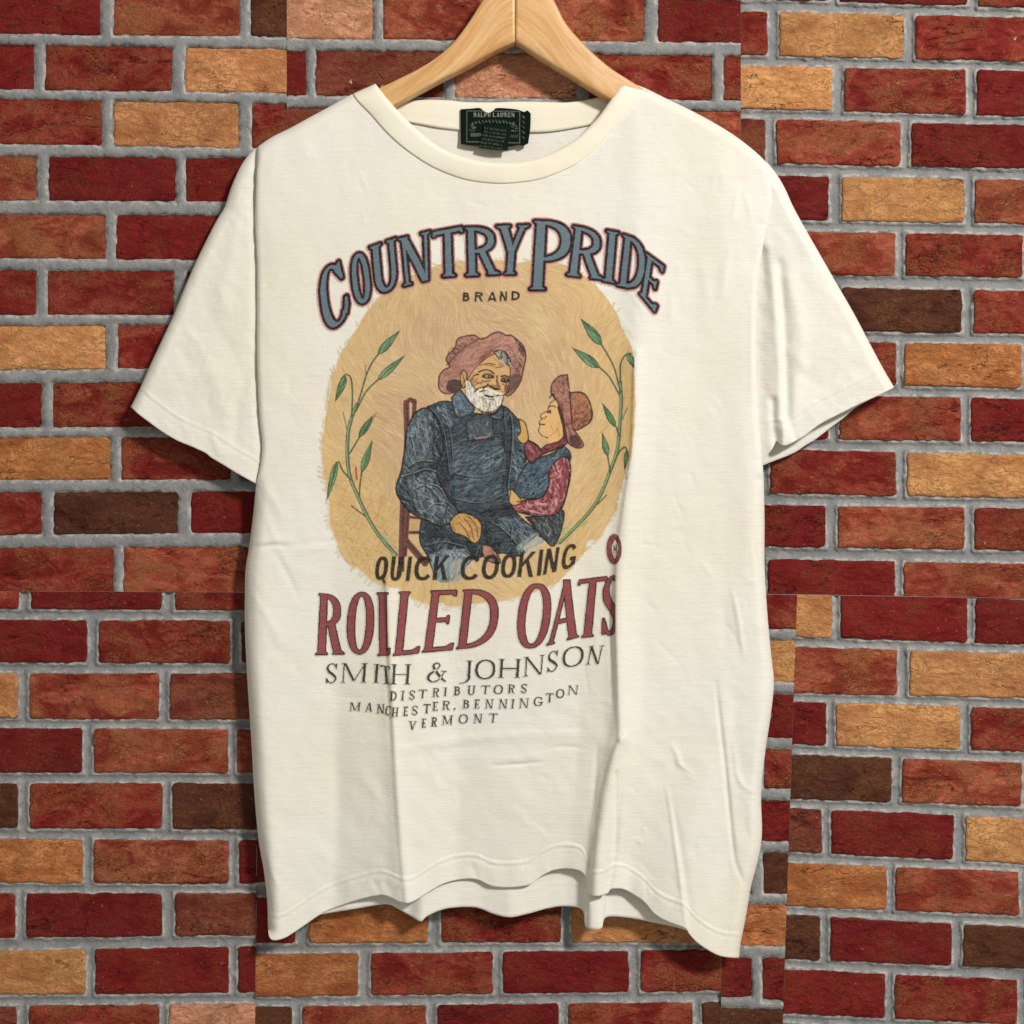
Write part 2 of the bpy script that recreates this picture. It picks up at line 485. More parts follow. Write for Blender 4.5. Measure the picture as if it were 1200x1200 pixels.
# panel corners TL, TR, BR, BL; kind of joint; how far the face stands off (px)
PANELS = {
    'A': [(-230, -190), (336, -190), (336, 694), (-230, 692), 'proud', 0.0],
    'B': [(336, -190), (868, -190), (868, 696), (336, 694), 'proud', 0.5],
    'C': [(868, -190), (1430, -190), (1430, 705), (868, 695.5), 'recess', 0.0],
    'F': [(-230, 692), (304, 694), (297, 1390), (-230, 1390), 'recess', 0.5],
    'E': [(304, 694), (845, 695.3), (845, 1390), (297, 1390), 'recess', 0.3],
    'G': [(845, 695.3), (934, 697), (911, 1390), (845, 1390), 'proud', 0.2],
    'D': [(934, 697), (1430, 705), (1430, 1390), (911, 1390), 'recess', 0.6],
}
rr = random.Random(5)
def extend(pk):
    rows = ROWS[pk]
    tones = 'ddrrrootbg'
    q = PANELS[pk]
    x_lo = min(q[0][0], q[3][0]); x_hi = max(q[1][0], q[2][0])
    # more courses above or below the picture
    if pk in 'ABC':
        k = 0
        while rows[0][2] > -140 and k < 4:
            src = rows[1]; f = rows[0]
            dy = src[1] - f[1]
            ref = rows[1]
            rows.insert(0, (f[0], f[1] - dy, f[2] - dy, f[3], f[4] - dy, f[5] - dy, [(a, c, rr.choice(tones)) for a, c, _ in ref[6]]))
            k += 1
    else:
        k = 0
        while rows[-1][1] < 1320 and k < 4:
            f = rows[-1]; dy = 65
            rows.append((f[0], f[1] + dy, f[2] + dy, f[3], f[4] + dy, f[5] + dy, [(a, c, rr.choice(tones)) for a, c, _ in rows[-2][6]]))
            k += 1
    for r in rows:
        bl = r[6]
        bl.sort()
        if pk in 'AF':
            while bl[0][0] > x_lo:
                bl.insert(0, (bl[0][0] - 161, bl[0][0] - 13, rr.choice(tones)))
        if pk in 'CD':
            while bl[-1][1] < x_hi:
                bl.append((bl[-1][1] + 13, bl[-1][1] + 160, rr.choice(tones)))
for pk in PANELS:
    extend(pk)

def clip_poly(poly, quad):
    """Sutherland-Hodgman, quad listed TL TR BR BL (y down)"""
    out = [np.array(p, float) for p in poly]
    for i in range(4):
        a = np.array(quad[i], float); b_ = np.array(quad[(i + 1) % 4], float)
        e = b_ - a; nrm = np.array([-e[1], e[0]]); nrm /= np.hypot(*nrm)
        a = a + nrm * 0.05
        src, out = out, []
        for j in range(len(src)):
            p, q = src[j], src[(j + 1) % len(src)]
            dp, dq = (p - a) @ nrm, (q - a) @ nrm
            if dp >= 0:
                out.append(p)
            if (dp >= 0) != (dq >= 0):
                out.append(p + (q - p) * dp / (dp - dq))
        if len(out) < 3:
            return None
    return out

PXD = S  # one pixel of depth in metres
brick_seed = 100
for pk, q in PANELS.items():
    quad, kind, off = q[:4], q[4], q[5]
    polys = []
    for (xa, ta, ba, xb, tb, bb, bl) in ROWS[pk]:
        fy = lambda x, y0, y1: y0 + (y1 - y0) * (x - xa) / (xb - xa)
        for x0, x1, tone in bl:
            poly = [(x0, fy(x0, ta, tb)), (x1, fy(x1, ta, tb)), (x1, fy(x1, ba, bb)), (x0, fy(x0, ba, bb))]
            polys.append((poly, tone))
    # mortar sheet
    w = max(quad[1][0] - quad[0][0], quad[2][0] - quad[3][0]); h = quad[2][1] - quad[1][1]
    st = 2.0
    nc, nr = int(w / st) + 2, int(h / st) + 2
    line = lambda a, b_, n: np.linspace(a, b_, n)
    G = coons(line(quad[0], quad[1], nc), line(quad[3], quad[2], nc), line(quad[0], quad[3], nr), line(quad[1], quad[2], nr))
    U, V = G[..., 0], G[..., 1]
    sd = np.full(U.shape, 9.0)
    for poly, _ in polys:
        (x0, y0), (x1, y1), (x2, y2), (x3, y3) = poly
        sl = (y1 - y0) / (x1 - x0)
        cx, cy = (x0 + x1) / 2, (y0 + y2) / 2
        win = (np.abs(U - cx) < (x1 - x0) / 2 + 12) & (np.abs(V - cy) < (y2 - y0) / 2 + 14)
        uu, vv = U[win], V[win]
        dx = np.abs(uu - cx) - (x1 - x0) / 2
        dy = np.abs(vv - cy - sl * (uu - cx)) - (y3 - y0 + y2 - y1) / 4
        d = np.hypot(np.maximum(dx, 0), np.maximum(dy, 0)) + np.minimum(np.maximum(dx, dy), 0)
        sd[win] = np.minimum(sd[win], d)
    jit = 1.0 * noise2(U, V, 6, 6, 31) + 1.0 * noise2(U, V, 14, 12, 32)
    d = sd + jit
    t = np.clip(d / 6.0, 0, 1)
    lump = 0.35 * noise2(U, V, 7, 7, 33) + 0.45 * noise2(U, V, 22, 18, 34)
    if kind == 'proud':
        hgt = np.where(d < -1.0, -3.0, -2.0 + 5.9 * np.sqrt(1 - (1 - t) ** 2) + 0.8 * lump * t)
        hgt = np.where((d < 0) & (d >= -1.0), -2.0 + d, hgt)
    else:
        hgt = np.where(d < 0, -2.6, -2.6 - 3.6 * (t * t * (3 - 2 * t)) + 1.1 * np.exp(-((d - 2.2) / 1.2) ** 2) + lump)
        hgt = np.where(sd < -1.5, -3.0, hgt)
    lip = np.clip(1 - np.abs(d - 1.2) / 2.6, 0, 1)
    # panel rim turned back into the wall
    hgt[0, :] -= 0.3; hgt[-1, :] -= 0.3; hgt[:, 0] -= 0.3; hgt[:, -1] -= 0.3
    F = grid_faces(nr, nc)
    inside = (sd < -7).ravel()
    keep = ~inside[F].all(1)
    F = F[keep]
    used = np.zeros(nr * nc, bool); used[F.ravel()] = True
    idx = np.cumsum(used) - 1
    verts = P(U, V, (hgt + off) * PXD).reshape(-1, 3)[used]
    pan = make('wall_panel', verts, idx[F], M_MORTAR, wall, floats={'lip': lip.ravel()[used]})
    # bricks
    for poly, tone in polys:
        brick_seed += 1
        c = clip_poly(poly, quad)
        if c is None:
            continue
        c = np.array(c)
        if np.ptp(c[:, 0]) < 3 or np.ptp(c[:, 1]) < 6:
            continue
        per = np.hypot(*(np.roll(c, -1, 0) - c).T).sum()
        o_ = resample(c[::-1], max(16, int(per / 3.2)), closed=True)
        ctr = (c.max(0) + c.min(0)) / 2; hd = (c.max(0) - c.min(0)) / 2
        # round the corners a little, roughen the outline
        rel = (o_ - ctr)
        cd = np.minimum(hd[0] - np.abs(rel[:, 0]), 4) + np.minimum(hd[1] - np.abs(rel[:, 1]), 4)
        rnd = np.clip(4 - cd, 0, 4) * 0.42
        qa = np.array(quad, float); edge = np.full(len(o_), 99.0)
        for i in range(4):
            a_, e_ = qa[i], qa[(i + 1) % 4] - qa[i]
            edge = np.minimum(edge, np.abs(e_[0] * (o_[:, 1] - a_[1]) - e_[1] * (o_[:, 0] - a_[0])) / np.hypot(*e_))
        cut = edge < 0.8          # sawn at a panel seam: straight, flush edge
        raw = o_.copy()
        pull = -rel / np.maximum(np.hypot(*rel.T), 1)[:, None]
        o_ = o_ + pull * rnd[:, None]
        n1 = noise2(o_[:, 0], o_[:, 1], 5, 5, brick_seed); n2 = noise2(o_[:, 0], o_[:, 1], 16, 16, brick_seed + 1)
        nx = np.abs(rel[:, 0]) / hd[0] > np.abs(rel[:, 1]) / hd[1]
        nrm = np.where(nx[:, None], np.stack([np.sign(rel[:, 0]), 0 * n1], -1), np.stack([0 * n1, np.sign(rel[:, 1])], -1))
        o_ = o_ + nrm * (0.8 * n1 + 0.8 * n2)[:, None]
        o_[cut] = raw[cut]
        def inset(px):
            return np.where(cut[:, None], ctr + (o_ - ctr) * np.maximum(1 - 0.08 * px / np.maximum(hd, 1), 0.2), ctr + (o_ - ctr) * np.maximum(1 - px / np.maximum(hd, 1), 0.2))
        R0 = o_; R2 = inset(1.3); R3 = inset(3.4)
        n = len(o_)
        tilt = rr.uniform(-0.3, 0.3)
        rings = [P(R0[:, 0], R0[:, 1], np.full(n, (-8.5 + off) * PXD)),
                 P(R0[:, 0], R0[:, 1], np.where(cut, -0.1 + off + tilt, -1.5 + off + 0.4 * n1) * PXD),
                 P(R2[:, 0], R2[:, 1], np.where(cut, off + tilt, -0.35 + off + 0.35 * n2 + tilt) * PXD),
                 P(R3[:, 0], R3[:, 1], np.full(n, (0.1 + off + tilt) * PXD))]
        vv = np.vstack(rings)
        fc = []
        for k in range(3):
            a = np.arange(n) + k * n; b_ = (np.arange(n) + 1) % n + k * n
            fc += np.stack([a, b_, b_ + n, a + n], -1).tolist()
        fc.append((np.arange(n) + 3 * n).tolist())
        loc = P(ctr[0], ctr[1], 0.0)
        ob = make('brick', vv, None, M_BRICK, pan, smooth=False, ngons=fc, loc=loc)
        (cr, cg, cb), mo = TONE[tone]
        f = rr.uniform(0.88, 1.13)
        ob.color = (cr * f, cg * f * rr.uniform(0.94, 1.06), cb * f, min(1, mo * rr.uniform(0.75, 1.25)))
        me = ob.data
        me.polygons.foreach_set('use_smooth', np.r_[np.ones(3 * n, bool), False])
        me.update()

# ------------------------------------------------------------------ the print: drawn as shapes, kept as ink values on the cloth
SS = 3.0
class Canvas:
    def __init__(self, u0, v0, u1, v1):
        self.u0, self.v0 = u0, v0
        self.w, self.h = int((u1 - u0) * SS), int((v1 - v0) * SS)
        self.rgb = np.zeros((self.h, self.w, 3), np.float32)
        self.a = np.zeros((self.h, self.w), np.float32)
    def box(self, x0, y0, x1, y1):
        a = max(0, int((x0 - self.u0) * SS) - 2); b = min(self.w, int((x1 - self.u0) * SS) + 3)
        c = max(0, int((y0 - self.v0) * SS) - 2); d = min(self.h, int((y1 - self.v0) * SS) + 3)
        if a >= b or c >= d:
            return None
        yy, xx = np.mgrid[c:d, a:b]
        return (slice(c, d), slice(a, b)), (xx + 0.5) / SS + self.u0, (yy + 0.5) / SS + self.v0
    def blend(self, sl, m, color, alpha=1.0, clipm=None):
        m = (m * alpha).astype(np.float32)
        if clipm is not None:
            m = m * clipm[sl]
        col = np.asarray(color, np.float32)
        a0 = self.a[sl]
        ao = m + a0 * (1 - m)
        self.rgb[sl] = np.where(ao[..., None] > 1e-5, (col * m[..., None] + self.rgb[sl] * (a0 * (1 - m))[..., None]) / np.maximum(ao, 1e-5)[..., None], self.rgb[sl])
        self.a[sl] = ao
    def mask_poly(self, contours):
        allp = np.vstack([np.asarray(c, float) for c in contours])
        bx = self.box(*allp.min(0), *allp.max(0))
        if bx is None:
            return None, None
        sl, X, Y = bx
        ins = np.zeros(X.shape, bool)
        for c in contours:
            c = np.asarray(c, float)
            for i in range(len(c)):
                (x0, y0), (x1, y1) = c[i], c[(i + 1) % len(c)]
                if y0 == y1:
                    continue
                cond = (y0 > Y) != (y1 > Y)
                ins ^= cond & (X < (x1 - x0) * (Y - y0) / (y1 - y0) + x0)
        return sl, ins.astype(np.float32)
    def poly(self, pts, color, alpha=1.0, clipm=None):
        sl, m = self.mask_poly([pts])
        if sl is not None:
            self.blend(sl, m, color, alpha, clipm)
    def full_mask(self, pts):
        f = np.zeros((self.h, self.w), np.float32)
        sl, m = self.mask_poly([pts])
        if sl is not None:
            f[sl] = m
        return f
    def stroke(self, pts, w, color, alpha=1.0, clipm=None, taper=False):
        pts = np.asarray(pts, float)
        bx = self.box(*(pts.min(0) - w), *(pts.max(0) + w))
        if bx is None:
            return
        sl, X, Y = bx
        d, t, _ = seg_dist(X, Y, pts)
        ww = w * (1 - 0.75 * t) if taper else w
        self.blend(sl, np.clip((ww / 2 - d) * SS + 0.5, 0, 1), color, alpha, clipm)
    def hatch(self, mask, n, length, angle, spread, w, colors, alpha, seed, curve=0.0, field=None):
        r = np.random.default_rng(seed)
        ys, xs = np.nonzero(mask > 0.5)
        if len(ys) == 0:
            return
        for k in range(n):
            i = r.integers(len(ys))
            x = xs[i] / SS + self.u0; y = ys[i] / SS + self.v0
            an = math.radians((field(x, y) if field else angle) + r.normal(0, spread))
            L = length * r.uniform(0.5, 1.3) / 2
            dx, dy = math.cos(an) * L, math.sin(an) * L
            cv = curve * L * r.uniform(-1, 1)
            self.stroke([(x - dx, y - dy), (x - dy * cv, y + dx * cv), (x + dx, y + dy)] if curve else [(x - dx, y - dy), (x + dx, y + dy)],
                        w * r.uniform(0.6, 1.4), colors[r.integers(len(colors))], alpha * r.uniform(0.5, 1.0), mask)
    def sample(self, u, v):
        x = np.clip(((u - self.u0) * SS).astype(int), 0, self.w - 2); y = np.clip(((v - self.v0) * SS).astype(int), 0, self.h - 2)
        inside = (u > self.u0) & (u < self.u0 + self.w / SS - 1) & (v > self.v0) & (v < self.v0 + self.h / SS - 1)
        A = 0; C = 0
        for dx in (-1, 0, 1):
            for dy in (-1, 0, 1):
                a = self.a[np.clip(y + dy, 0, self.h - 1), np.clip(x + dx, 0, self.w - 1)]
                wgt = (8.0, 2.0, 0.5)[abs(dx) + abs(dy)] / 18
                A = A + a * wgt
                C = C + self.rgb[np.clip(y + dy, 0, self.h - 1), np.clip(x + dx, 0, self.w - 1)] * (a * wgt)[..., None]
        A = np.where(inside, A, 0)
        return C / np.maximum(A, 1e-5)[..., None], A

def dilate(m, r):
    out = m.copy()
    for dy in range(-r, r + 1):
        k = int(math.sqrt(r * r - dy * dy))
        row = np.zeros_like(m)
        if dy >= 0:
            row[dy:] = m[:m.shape[0] - dy]
        else:
            row[:dy] = m[-dy:]
        acc = row.copy()
        for dx in range(1, k + 1):
            acc[:, dx:] = np.maximum(acc[:, dx:], row[:, :-dx]); acc[:, :-dx] = np.maximum(acc[:, :-dx], row[:, dx:])
        out = np.maximum(out, acc)
    return out

# ---- letter shapes: each glyph is a list of groups of contours in a W x H box (y down)
def sup(cx, cy, a, b, n=2.4, a0=0, a1=360, k=44):
    th = np.radians(np.linspace(a0, a1, k))
    c, s_ = np.cos(th), np.sin(th)
    return np.stack([cx + a * np.sign(c) * np.abs(c) ** (2 / n), cy + b * np.sign(s_) * np.abs(s_) ** (2 / n)], -1)

def band(pts, widths, k=8):
    c = catmull(pts, k)
    w = np.interp(np.linspace(0, 1, len(c)), np.linspace(0, 1, len(widths)), widths)
    t = np.gradient(c, axis=0)
    t /= np.maximum(np.hypot(*t.T), 1e-9)[:, None]
    nrm = np.stack([-t[:, 1], t[:, 0]], -1) * w[:, None] / 2
    return np.vstack([c + nrm, (c - nrm)[::-1]])

def glyph(ch, W, H, St, th, f, g):
    """St thick stroke, th thin stroke, f serif reach, g serif height"""
    G = []
    def serif(x0, x1, top, base=0.0, y=None):
        yy = (0 if top else H) if y is None else y
        s_ = 1 if top else -1
        if f > 0:
            G.append([[(x0 - f, yy), (x1 + f, yy), (x1 + f * 0.8, yy + s_ * g * 0.35), (x1, yy + s_ * g), (x0, yy + s_ * g), (x0 - f * 0.8, yy + s_ * g * 0.35)]])
    def stem(x, w=None, y0=0, y1=None, st=True, sb=True):
        w = w or St; y1 = H if y1 is None else y1
        G.append([[(x, y0), (x + w, y0), (x + w, y1), (x, y1)]])
        if st: serif(x, x + w, True, y=y0)
        if sb: serif(x, x + w, False, y=y1)
    def diag(x0, y0, x1, y1, w):
        G.append([[(x0, y0), (x0 + w, y0), (x1 + w, y1), (x1, y1)]])
    def bowl(x, y0, y1, xr):
        cy = (y0 + y1) / 2; b = (y1 - y0) / 2
        o = sup(x, cy, xr - x, b, 2.5, -90, 90); i = sup(x, cy, xr - x - St, b - th, 2.3, 90, -90)
        G.append([np.vstack([o, i])])
    if ch == 'O' or ch == 'Q':
        G.append([sup(W / 2, H / 2, W / 2, H / 2, 2.35), sup(W / 2, H / 2, W / 2 - St, H / 2 - th, 2.1)])
        if ch == 'Q':
            G.append([[(W * .5, H * .8), (W * .62, H * .76), (W * .95, H * 1.1), (W * .8, H * 1.15)]])
    elif ch in 'CG':
        e = 48 if f > 0 else 36
        o = sup(W / 2, H / 2, W / 2, H / 2, 2.3, e, 360 - e); i = sup(W / 2 + (St - th) * .25, H / 2, W / 2 - St * .75 - th * .25, H / 2 - th, 2.1, 360 - e, e)
        G.append([np.vstack([o, i])])
        if f > 0:
            G.append([[(W * .80, H * .06), (W * .95, H * .03), (W * .97, H * .33), (W * .90, H * .33), (W * .70, H * .14)]])
            if ch == 'C':
                G.append([[(W * .78, H * .86), (W * .9, H * .66), (W * .99, H * .66), (W * .97, H * .8), (W * .86, H * .93)]])
        if ch == 'G':
            G.append([[(W - St, H * .55), (W, H * .55), (W, H * .88), (W - St, H * .93)]])
            G.append([[(W * .55, H * .52), (W + f, H * .52), (W + f, H * .52 + max(th, g * .8)), (W * .55, H * .52 + max(th, g * .8))]])
    elif ch == 'U':
        stem(f, y1=H * .62, sb=False); stem(W - f - th * 1.4, w=th * 1.4, y1=H * .62, sb=False)
        o = sup(W / 2, H * .6, W / 2 - f, H * .4, 2.3, 0, 180); i = sup(W / 2 + (St - th * 1.4) / 2, H * .6, W / 2 - f - (St + th * 1.4) / 2, H * .4 - th, 2.1, 180, 0)
        G.append([np.vstack([o, i])])
    elif ch == 'N':
        stem(f, w=th, st=False); stem(W - f - th, w=th, sb=False)
        diag(f * .4, 0, W - f - St, H, St)
        serif(f, f + th, True)
    elif ch == 'M':
        stem(f, w=th, st=False); stem(W - f - St, w=St, st=False)
        diag(f, 0, W / 2 - St / 2, H * .92, St); diag(W - f - th, 0, W / 2 - th / 2, H * .92, th)
        serif(f, f + th, True); serif(W - f - St, W - f, True)
    elif ch == 'T':
        stem(W / 2 - St / 2, st=False)
        G.append([[(0, 0), (W, 0), (W, th), (0, th)]])
        if f > 0:
            G.append([[(0, 0), (f * .9, th * .8), (f * .5, g * 1.9), (-f * .3, g * 1.9)]]); G.append([[(W, 0), (W - f * .9, th * .8), (W - f * .5, g * 1.9), (W + f * .3, g * 1.9)]])
    elif ch in 'RPB':
        stem(f)
        x = f + St * .6
        if ch == 'P':
            bowl(x, 0, H * .58, W)
        elif ch == 'R':
            bowl(x, 0, H * .53, W * .94)
            diag(W * .42, H * .48, W - St - f * .5, H, St)
            serif(W - St - f * .2, W - f * .3, False)
        else:
            bowl(x, 0, H * .5, W * .92); bowl(x, H * .5 - th, H, W)
    elif ch == 'D':
        stem(f); bowl(f + St * .5, 0, H, W)
    elif ch == 'I':
        stem(W / 2 - St / 2)
    elif ch in 'EL':
        stem(f)
        if ch == 'E':
            G.append([[(f, 0), (W * .92, 0), (W * .92, th), (f, th)]])
            G.append([[(f, H * .46), (W * .72, H * .46), (W * .72, H * .46 + th), (f, H * .46 + th)]])
            if f > 0:
                G.append([[(W * .94, 0), (W * .94, g * 2.2), (W * .9, g * 2.2), (W * .70, th * .7)]])
                G.append([[(W * .76, H * .46 - g), (W * .76, H * .46 + th + g), (W * .72, H * .46 + th + g), (W * .58, H * .46 + th / 2), (W * .72, H * .46 - g)]])
        G.append([[(f, H - th), (W * .96, H - th), (W * .96, H), (f, H)]])
        if f > 0:
            G.append([[(W, H - g * 2.6), (W * .96, H), (W * .66, H - th * .7), (W * .93, H - g * 2.6)]])
    elif ch == 'A':
        diag(W / 2 - th / 2, 0, f, H, th)
        diag(W / 2 - St / 2, 0, W - f - St, H, St)
        G.append([[(W * .26, H * .64), (W * .74, H * .64), (W * .74, H * .64 + th), (W * .26, H * .64 + th)]])
        serif(f, f + th, False); serif(W - f - St, W - f, False)
    elif ch == 'V':
        diag(f * .5, 0, W / 2 - St / 2, H, St); diag(W - f - th, 0, W / 2 - th / 2, H, th)
        serif(f * .5, f * .5 + St, True); serif(W - f - th, W - f, True)
    elif ch == 'Y':
        diag(f, 0, W / 2 - St / 2, H * .55, St); diag(W - f - th * 1.3, 0, W / 2 - th * .3, H * .55, th * 1.3)
        stem(W / 2 - St / 2, y0=H * .5, st=False)
        serif(f, f + St, True); serif(W - f - th * 1.3, W - f, True)
    elif ch == 'H':
        stem(f); stem(W - f - St)
        G.append([[(f, H * .47), (W - f, H * .47), (W - f, H * .47 + th), (f, H * .47 + th)]])
    elif ch == 'K':
        stem(f)
        G.append([[(W - St * 1.1, 0), (W, 0), (f + St * .9, H * .62), (f + St * .9, H * .42)]])
        G.append([[(W * .42, H * .42), (W * .42 + St * .7, H * .3), (W, H), (W - St * 1.15, H)]])
    elif ch == 'J':
        stem(W - f - St, y1=H * .8, sb=False)
        G.append([band([(W - f - St / 2, H * .7), (W - f - St / 2, H * .95), (W * .4, H * 1.12), (0, H * 1.16)], [St, St, th, th * .7])])
    elif ch == 'S':
        c = [(W * .84, H * .22), (W * .66, H * .06), (W * .36, H * .05), (W * .14, H * .2), (W * .24, H * .40), (W * .62, H * .57), (W * .86, H * .75), (W * .66, H * .94), (W * .36, H * .95), (W * .12, H * .78)]
        G.append([band(c, [th, th, th, St * .75, St, St, St * .75, th, th, th])])
        if f > 0:
            G.append([[(W * .80, H * .02), (W * .92, H * .02), (W * .92, H * .29), (W * .84, H * .29)]])
            G.append([[(W * .06, H * .72), (W * .14, H * .72), (W * .22, H * .98), (W * .06, H * .98)]])
    elif ch == '&':
        c = [(W * .98, H * .97), (W * .72, H * .78), (W * .36, H * .33), (W * .30, H * .13), (W * .48, H * .02), (W * .62, H * .13), (W * .5, H * .32), (W * .14, H * .60), (W * .06, H * .82), (W * .3, H * .98), (W * .62, H * .86), (W * .84, H * .52), (W * .9, H * .45)]
        G.append([band(c, [th, St, St, St * .8, th, th, th, St, St, th, th, th, th])])
        G.append([[(W * .7, H * .42), (W * 1.0, H * .42), (W * 1.0, H * .46), (W * .7, H * .46)]])
    elif ch == ',':
        G.append([[(W * .2, H * .85), (W * .8, H * .85), (W * .5, H * 1.15), (W * .2, H * 1.15)]])
    return G

def letter_mask(cv, ch, quad, St, th, f, g):
    q = np.asarray(quad, float)
    W = (np.hypot(*(q[1] - q[0])) + np.hypot(*(q[2] - q[3]))) / 2; H = (np.hypot(*(q[3] - q[0])) + np.hypot(*(q[2] - q[1]))) / 2
    m = np.zeros((cv.h, cv.w), np.float32)
    for grp in glyph(ch, W, H, St, th, f, g):
        mp = []
        for c in grp:
            c = np.asarray(c, float)
            c = np.vstack([np.linspace(c[i], c[(i + 1) % len(c)], 3, endpoint=False) for i in range(len(c))])
            x = c[:, 0:1] / W; y = c[:, 1:2] / H
            mp.append((1 - y) * ((1 - x) * q[0] + x * q[1]) + y * ((1 - x) * q[3] + x * q[2]))
        sl, k = cv.mask_poly(mp)
        if sl is not None:
            m[sl] = np.maximum(m[sl], k)
    return m

def paint(cv, m, color, alpha=1.0):
    cv.blend((slice(None), slice(None)), m, color, alpha)

K_BLK = lin(30, 27, 27)
def box_quad(u0, v0, u1, v1, slant=0.0, dv=0.0):
    """letter box; slant shifts the top to the right, dv drops the right side"""
    return [(u0 + slant, v0), (u1 + slant, v0 + dv), (u1, v1 + dv), (u0, v1)]

CANV = []   # (part name, label, canvas)

# ---- the drawn picture
pic = Canvas(355, 285, 770, 725)
DISC = catmull([(384, 480), (388, 450), (394, 428), (405, 404), (420, 383), (436, 356), (462, 335), (488, 320), (507, 312), (533, 305), (558, 309), (582, 305), (604, 309), (624, 306), (648, 307), (662, 311),
                (684, 323), (703, 339), (722, 366), (734, 394), (742, 410), (744, 448), (744, 500), (738, 544), (731, 558), (726, 580), (720, 601), (710, 618), (702, 631), (690, 633), (687, 643), (676, 656),
                (664, 672), (650, 684), (620, 695), (590, 704), (560, 707), (529, 711), (517, 706), (503, 709), (487, 703), (474, 694), (462, 688), (440, 683), (424, 670), (406, 657), (397, 640), (388, 616),
                (386, 598), (381, 567), (378, 542), (378, 512), (381, 494)], 4)
DISC = DISC + np.stack([1.6 * noise2(DISC[:, 0], DISC[:, 1], 6, 6, 3), 1.6 * noise2(DISC[:, 0], DISC[:, 1], 6, 6, 4)], -1)
TAN = lin(202, 168, 126)
pic.poly(DISC, TAN)
dm = pic.full_mask(DISC)
# patchy colour of the crayon ground
yy, xx = np.mgrid[0:pic.h, 0:pic.w]
uu = xx / SS + pic.u0; vv = yy / SS + pic.v0
side = np.clip((np.hypot((uu - 560) / 175, (vv - 480) / 230) - 0.55) * 1.8, 0, 1)
pic.blend((slice(None), slice(None)), dm * side * 0.8, lin(222, 190, 128))
pic.blend((slice(None), slice(None)), dm * np.clip(noise2(uu, vv, 38, 60, 12), 0, 1) * 0.45, lin(226, 200, 150))
pic.blend((slice(None), slice(None)), dm * np.clip(noise2(uu, vv, 30, 70, 13), 0, 1) * (1 - side) * 0.4, lin(186, 148, 110))
fld = lambda x, y: 75 + 75 * float(noise2(x, y, 60, 60, 9)) + 30 * float(noise2(x, y, 110, 110, 10))
pic.hatch(dm, 5200, 12, 80, 6, 1.0, [lin(224, 196, 148), lin(216, 186, 136), lin(188, 154, 108), lin(182, 146, 98), lin(232, 208, 164)], 0.5, 21, curve=0.0, field=fld)
lm = pic.full_mask([(378, 540), (440, 540), (470, 620), (460, 690), (395, 650)])
pic.hatch(lm * dm, 260, 14, 25, 10, 1.0, [lin(190, 150, 80), lin(228, 190, 112)], 0.55, 22)
pic.hatch(lm * dm, 200, 14, 120, 10, 1.0, [lin(188, 146, 76), lin(230, 194, 118)], 0.5, 23)
rm = pic.full_mask([(690, 330), (745, 400), (745, 560), (690, 650), (650, 690), (640, 560), (700, 500)])
pic.hatch(rm * dm, 420, 13, 115, 14, 1.0, [lin(196, 152, 76), lin(230, 194, 120), lin(220, 172, 90)], 0.5, 24)
# loose crayon ends around the rim
for k in range(150):
    i = RNG.integers(len(DISC)); p = DISC[i]
    if p[0] > 735:
        continue
    an = math.radians(fld(p[0], p[1]) if p[1] < 600 else 135 + RNG.normal(0, 10)); L = RNG.uniform(3, 7)
    pic.stroke([(p[0] - math.cos(an) * L, p[1] - math.sin(an) * L), (p[0] + math.cos(an) * L, p[1] + math.sin(an) * L)], RNG.uniform(0.8, 1.6), lin(212, 176, 118), 0.7)
for pts in ([(392, 428), (386, 452), (382, 480)], [(396, 640), (404, 655), (416, 666)], [(398, 646), (408, 660)], [(385, 470), (382, 500)]):
    pic.stroke(pts, 1.2, lin(200, 160, 104), 0.8)

GRN = lin(92, 130, 94); GRN_D = lin(40, 54, 42); GRN_L = lin(160, 186, 132); STEM_R = lin(104, 60, 54)
def sprig_stem(pts, w=3.0):
    c = catmull(pts, 6)
    pic.stroke(c, w + 1.0, GRN_D, 0.9); pic.stroke(c, w * 0.75, GRN, 1.0); pic.stroke(c + np.array([-0.6, 0]), w * 0.3, GRN_L, 0.8)
    pic.stroke(c + np.array([w * .55, 0]), 0.8, STEM_R, 0.8)
def thin_stem(pts):
    c = catmull(pts, 6)
    pic.stroke(c, 2.0, lin(62, 60, 44), 0.95); pic.stroke(c + np.array([-0.5, 0]), 0.7, GRN, 0.9)
def leaf(a, b_, w, seed=0):
    a = np.array(a, float); b_ = np.array(b_, float)
    d = b_ - a; L = np.hypot(*d); d /= L; n = np.array([-d[1], d[0]])
    t = np.linspace(0, 1, 16)
    prof = np.sin(np.pi * t ** 0.75) * w * 0.45 * (1 - 0.3 * t)
    up = a + d * (t * L)[:, None] + n * prof[:, None]; dn = a + d * (t * L)[:, None] - n * prof[:, None]
    poly = np.vstack([up, dn[::-1]])
    pic.poly(poly, GRN)
    lmk = pic.full_mask(poly)
    an = math.degrees(math.atan2(d[1], d[0]))
    pic.hatch(lmk, 16, L * .5, an, 8, 0.8, [GRN_D, GRN_L, lin(98, 140, 92)], 0.8, 50 + seed)
    pic.stroke(up, 0.9, GRN_D, 0.95); pic.stroke(dn, 0.9, GRN_D, 0.95)
    pic.stroke([a, a + d * L * .9], 0.7, GRN_D, 0.7)
    pic.stroke([b_ - d * 3, b_ + d * 4], 0.8, lin(90, 70, 56), 0.9, taper=True)
sprig_stem([(464, 650), (447, 631), (433, 610), (420, 583), (410, 558), (407, 533), (408, 508), (412, 490), (418, 474)], 3.4)
thin_stem([(416, 482), (423, 461), (429, 440), (436, 425), (444, 414)]); leaf((443, 415), (468, 388), 11, 1)
thin_stem([(417, 482), (429, 459), (444, 444)]); leaf((443, 445), (474, 417), 10, 2)
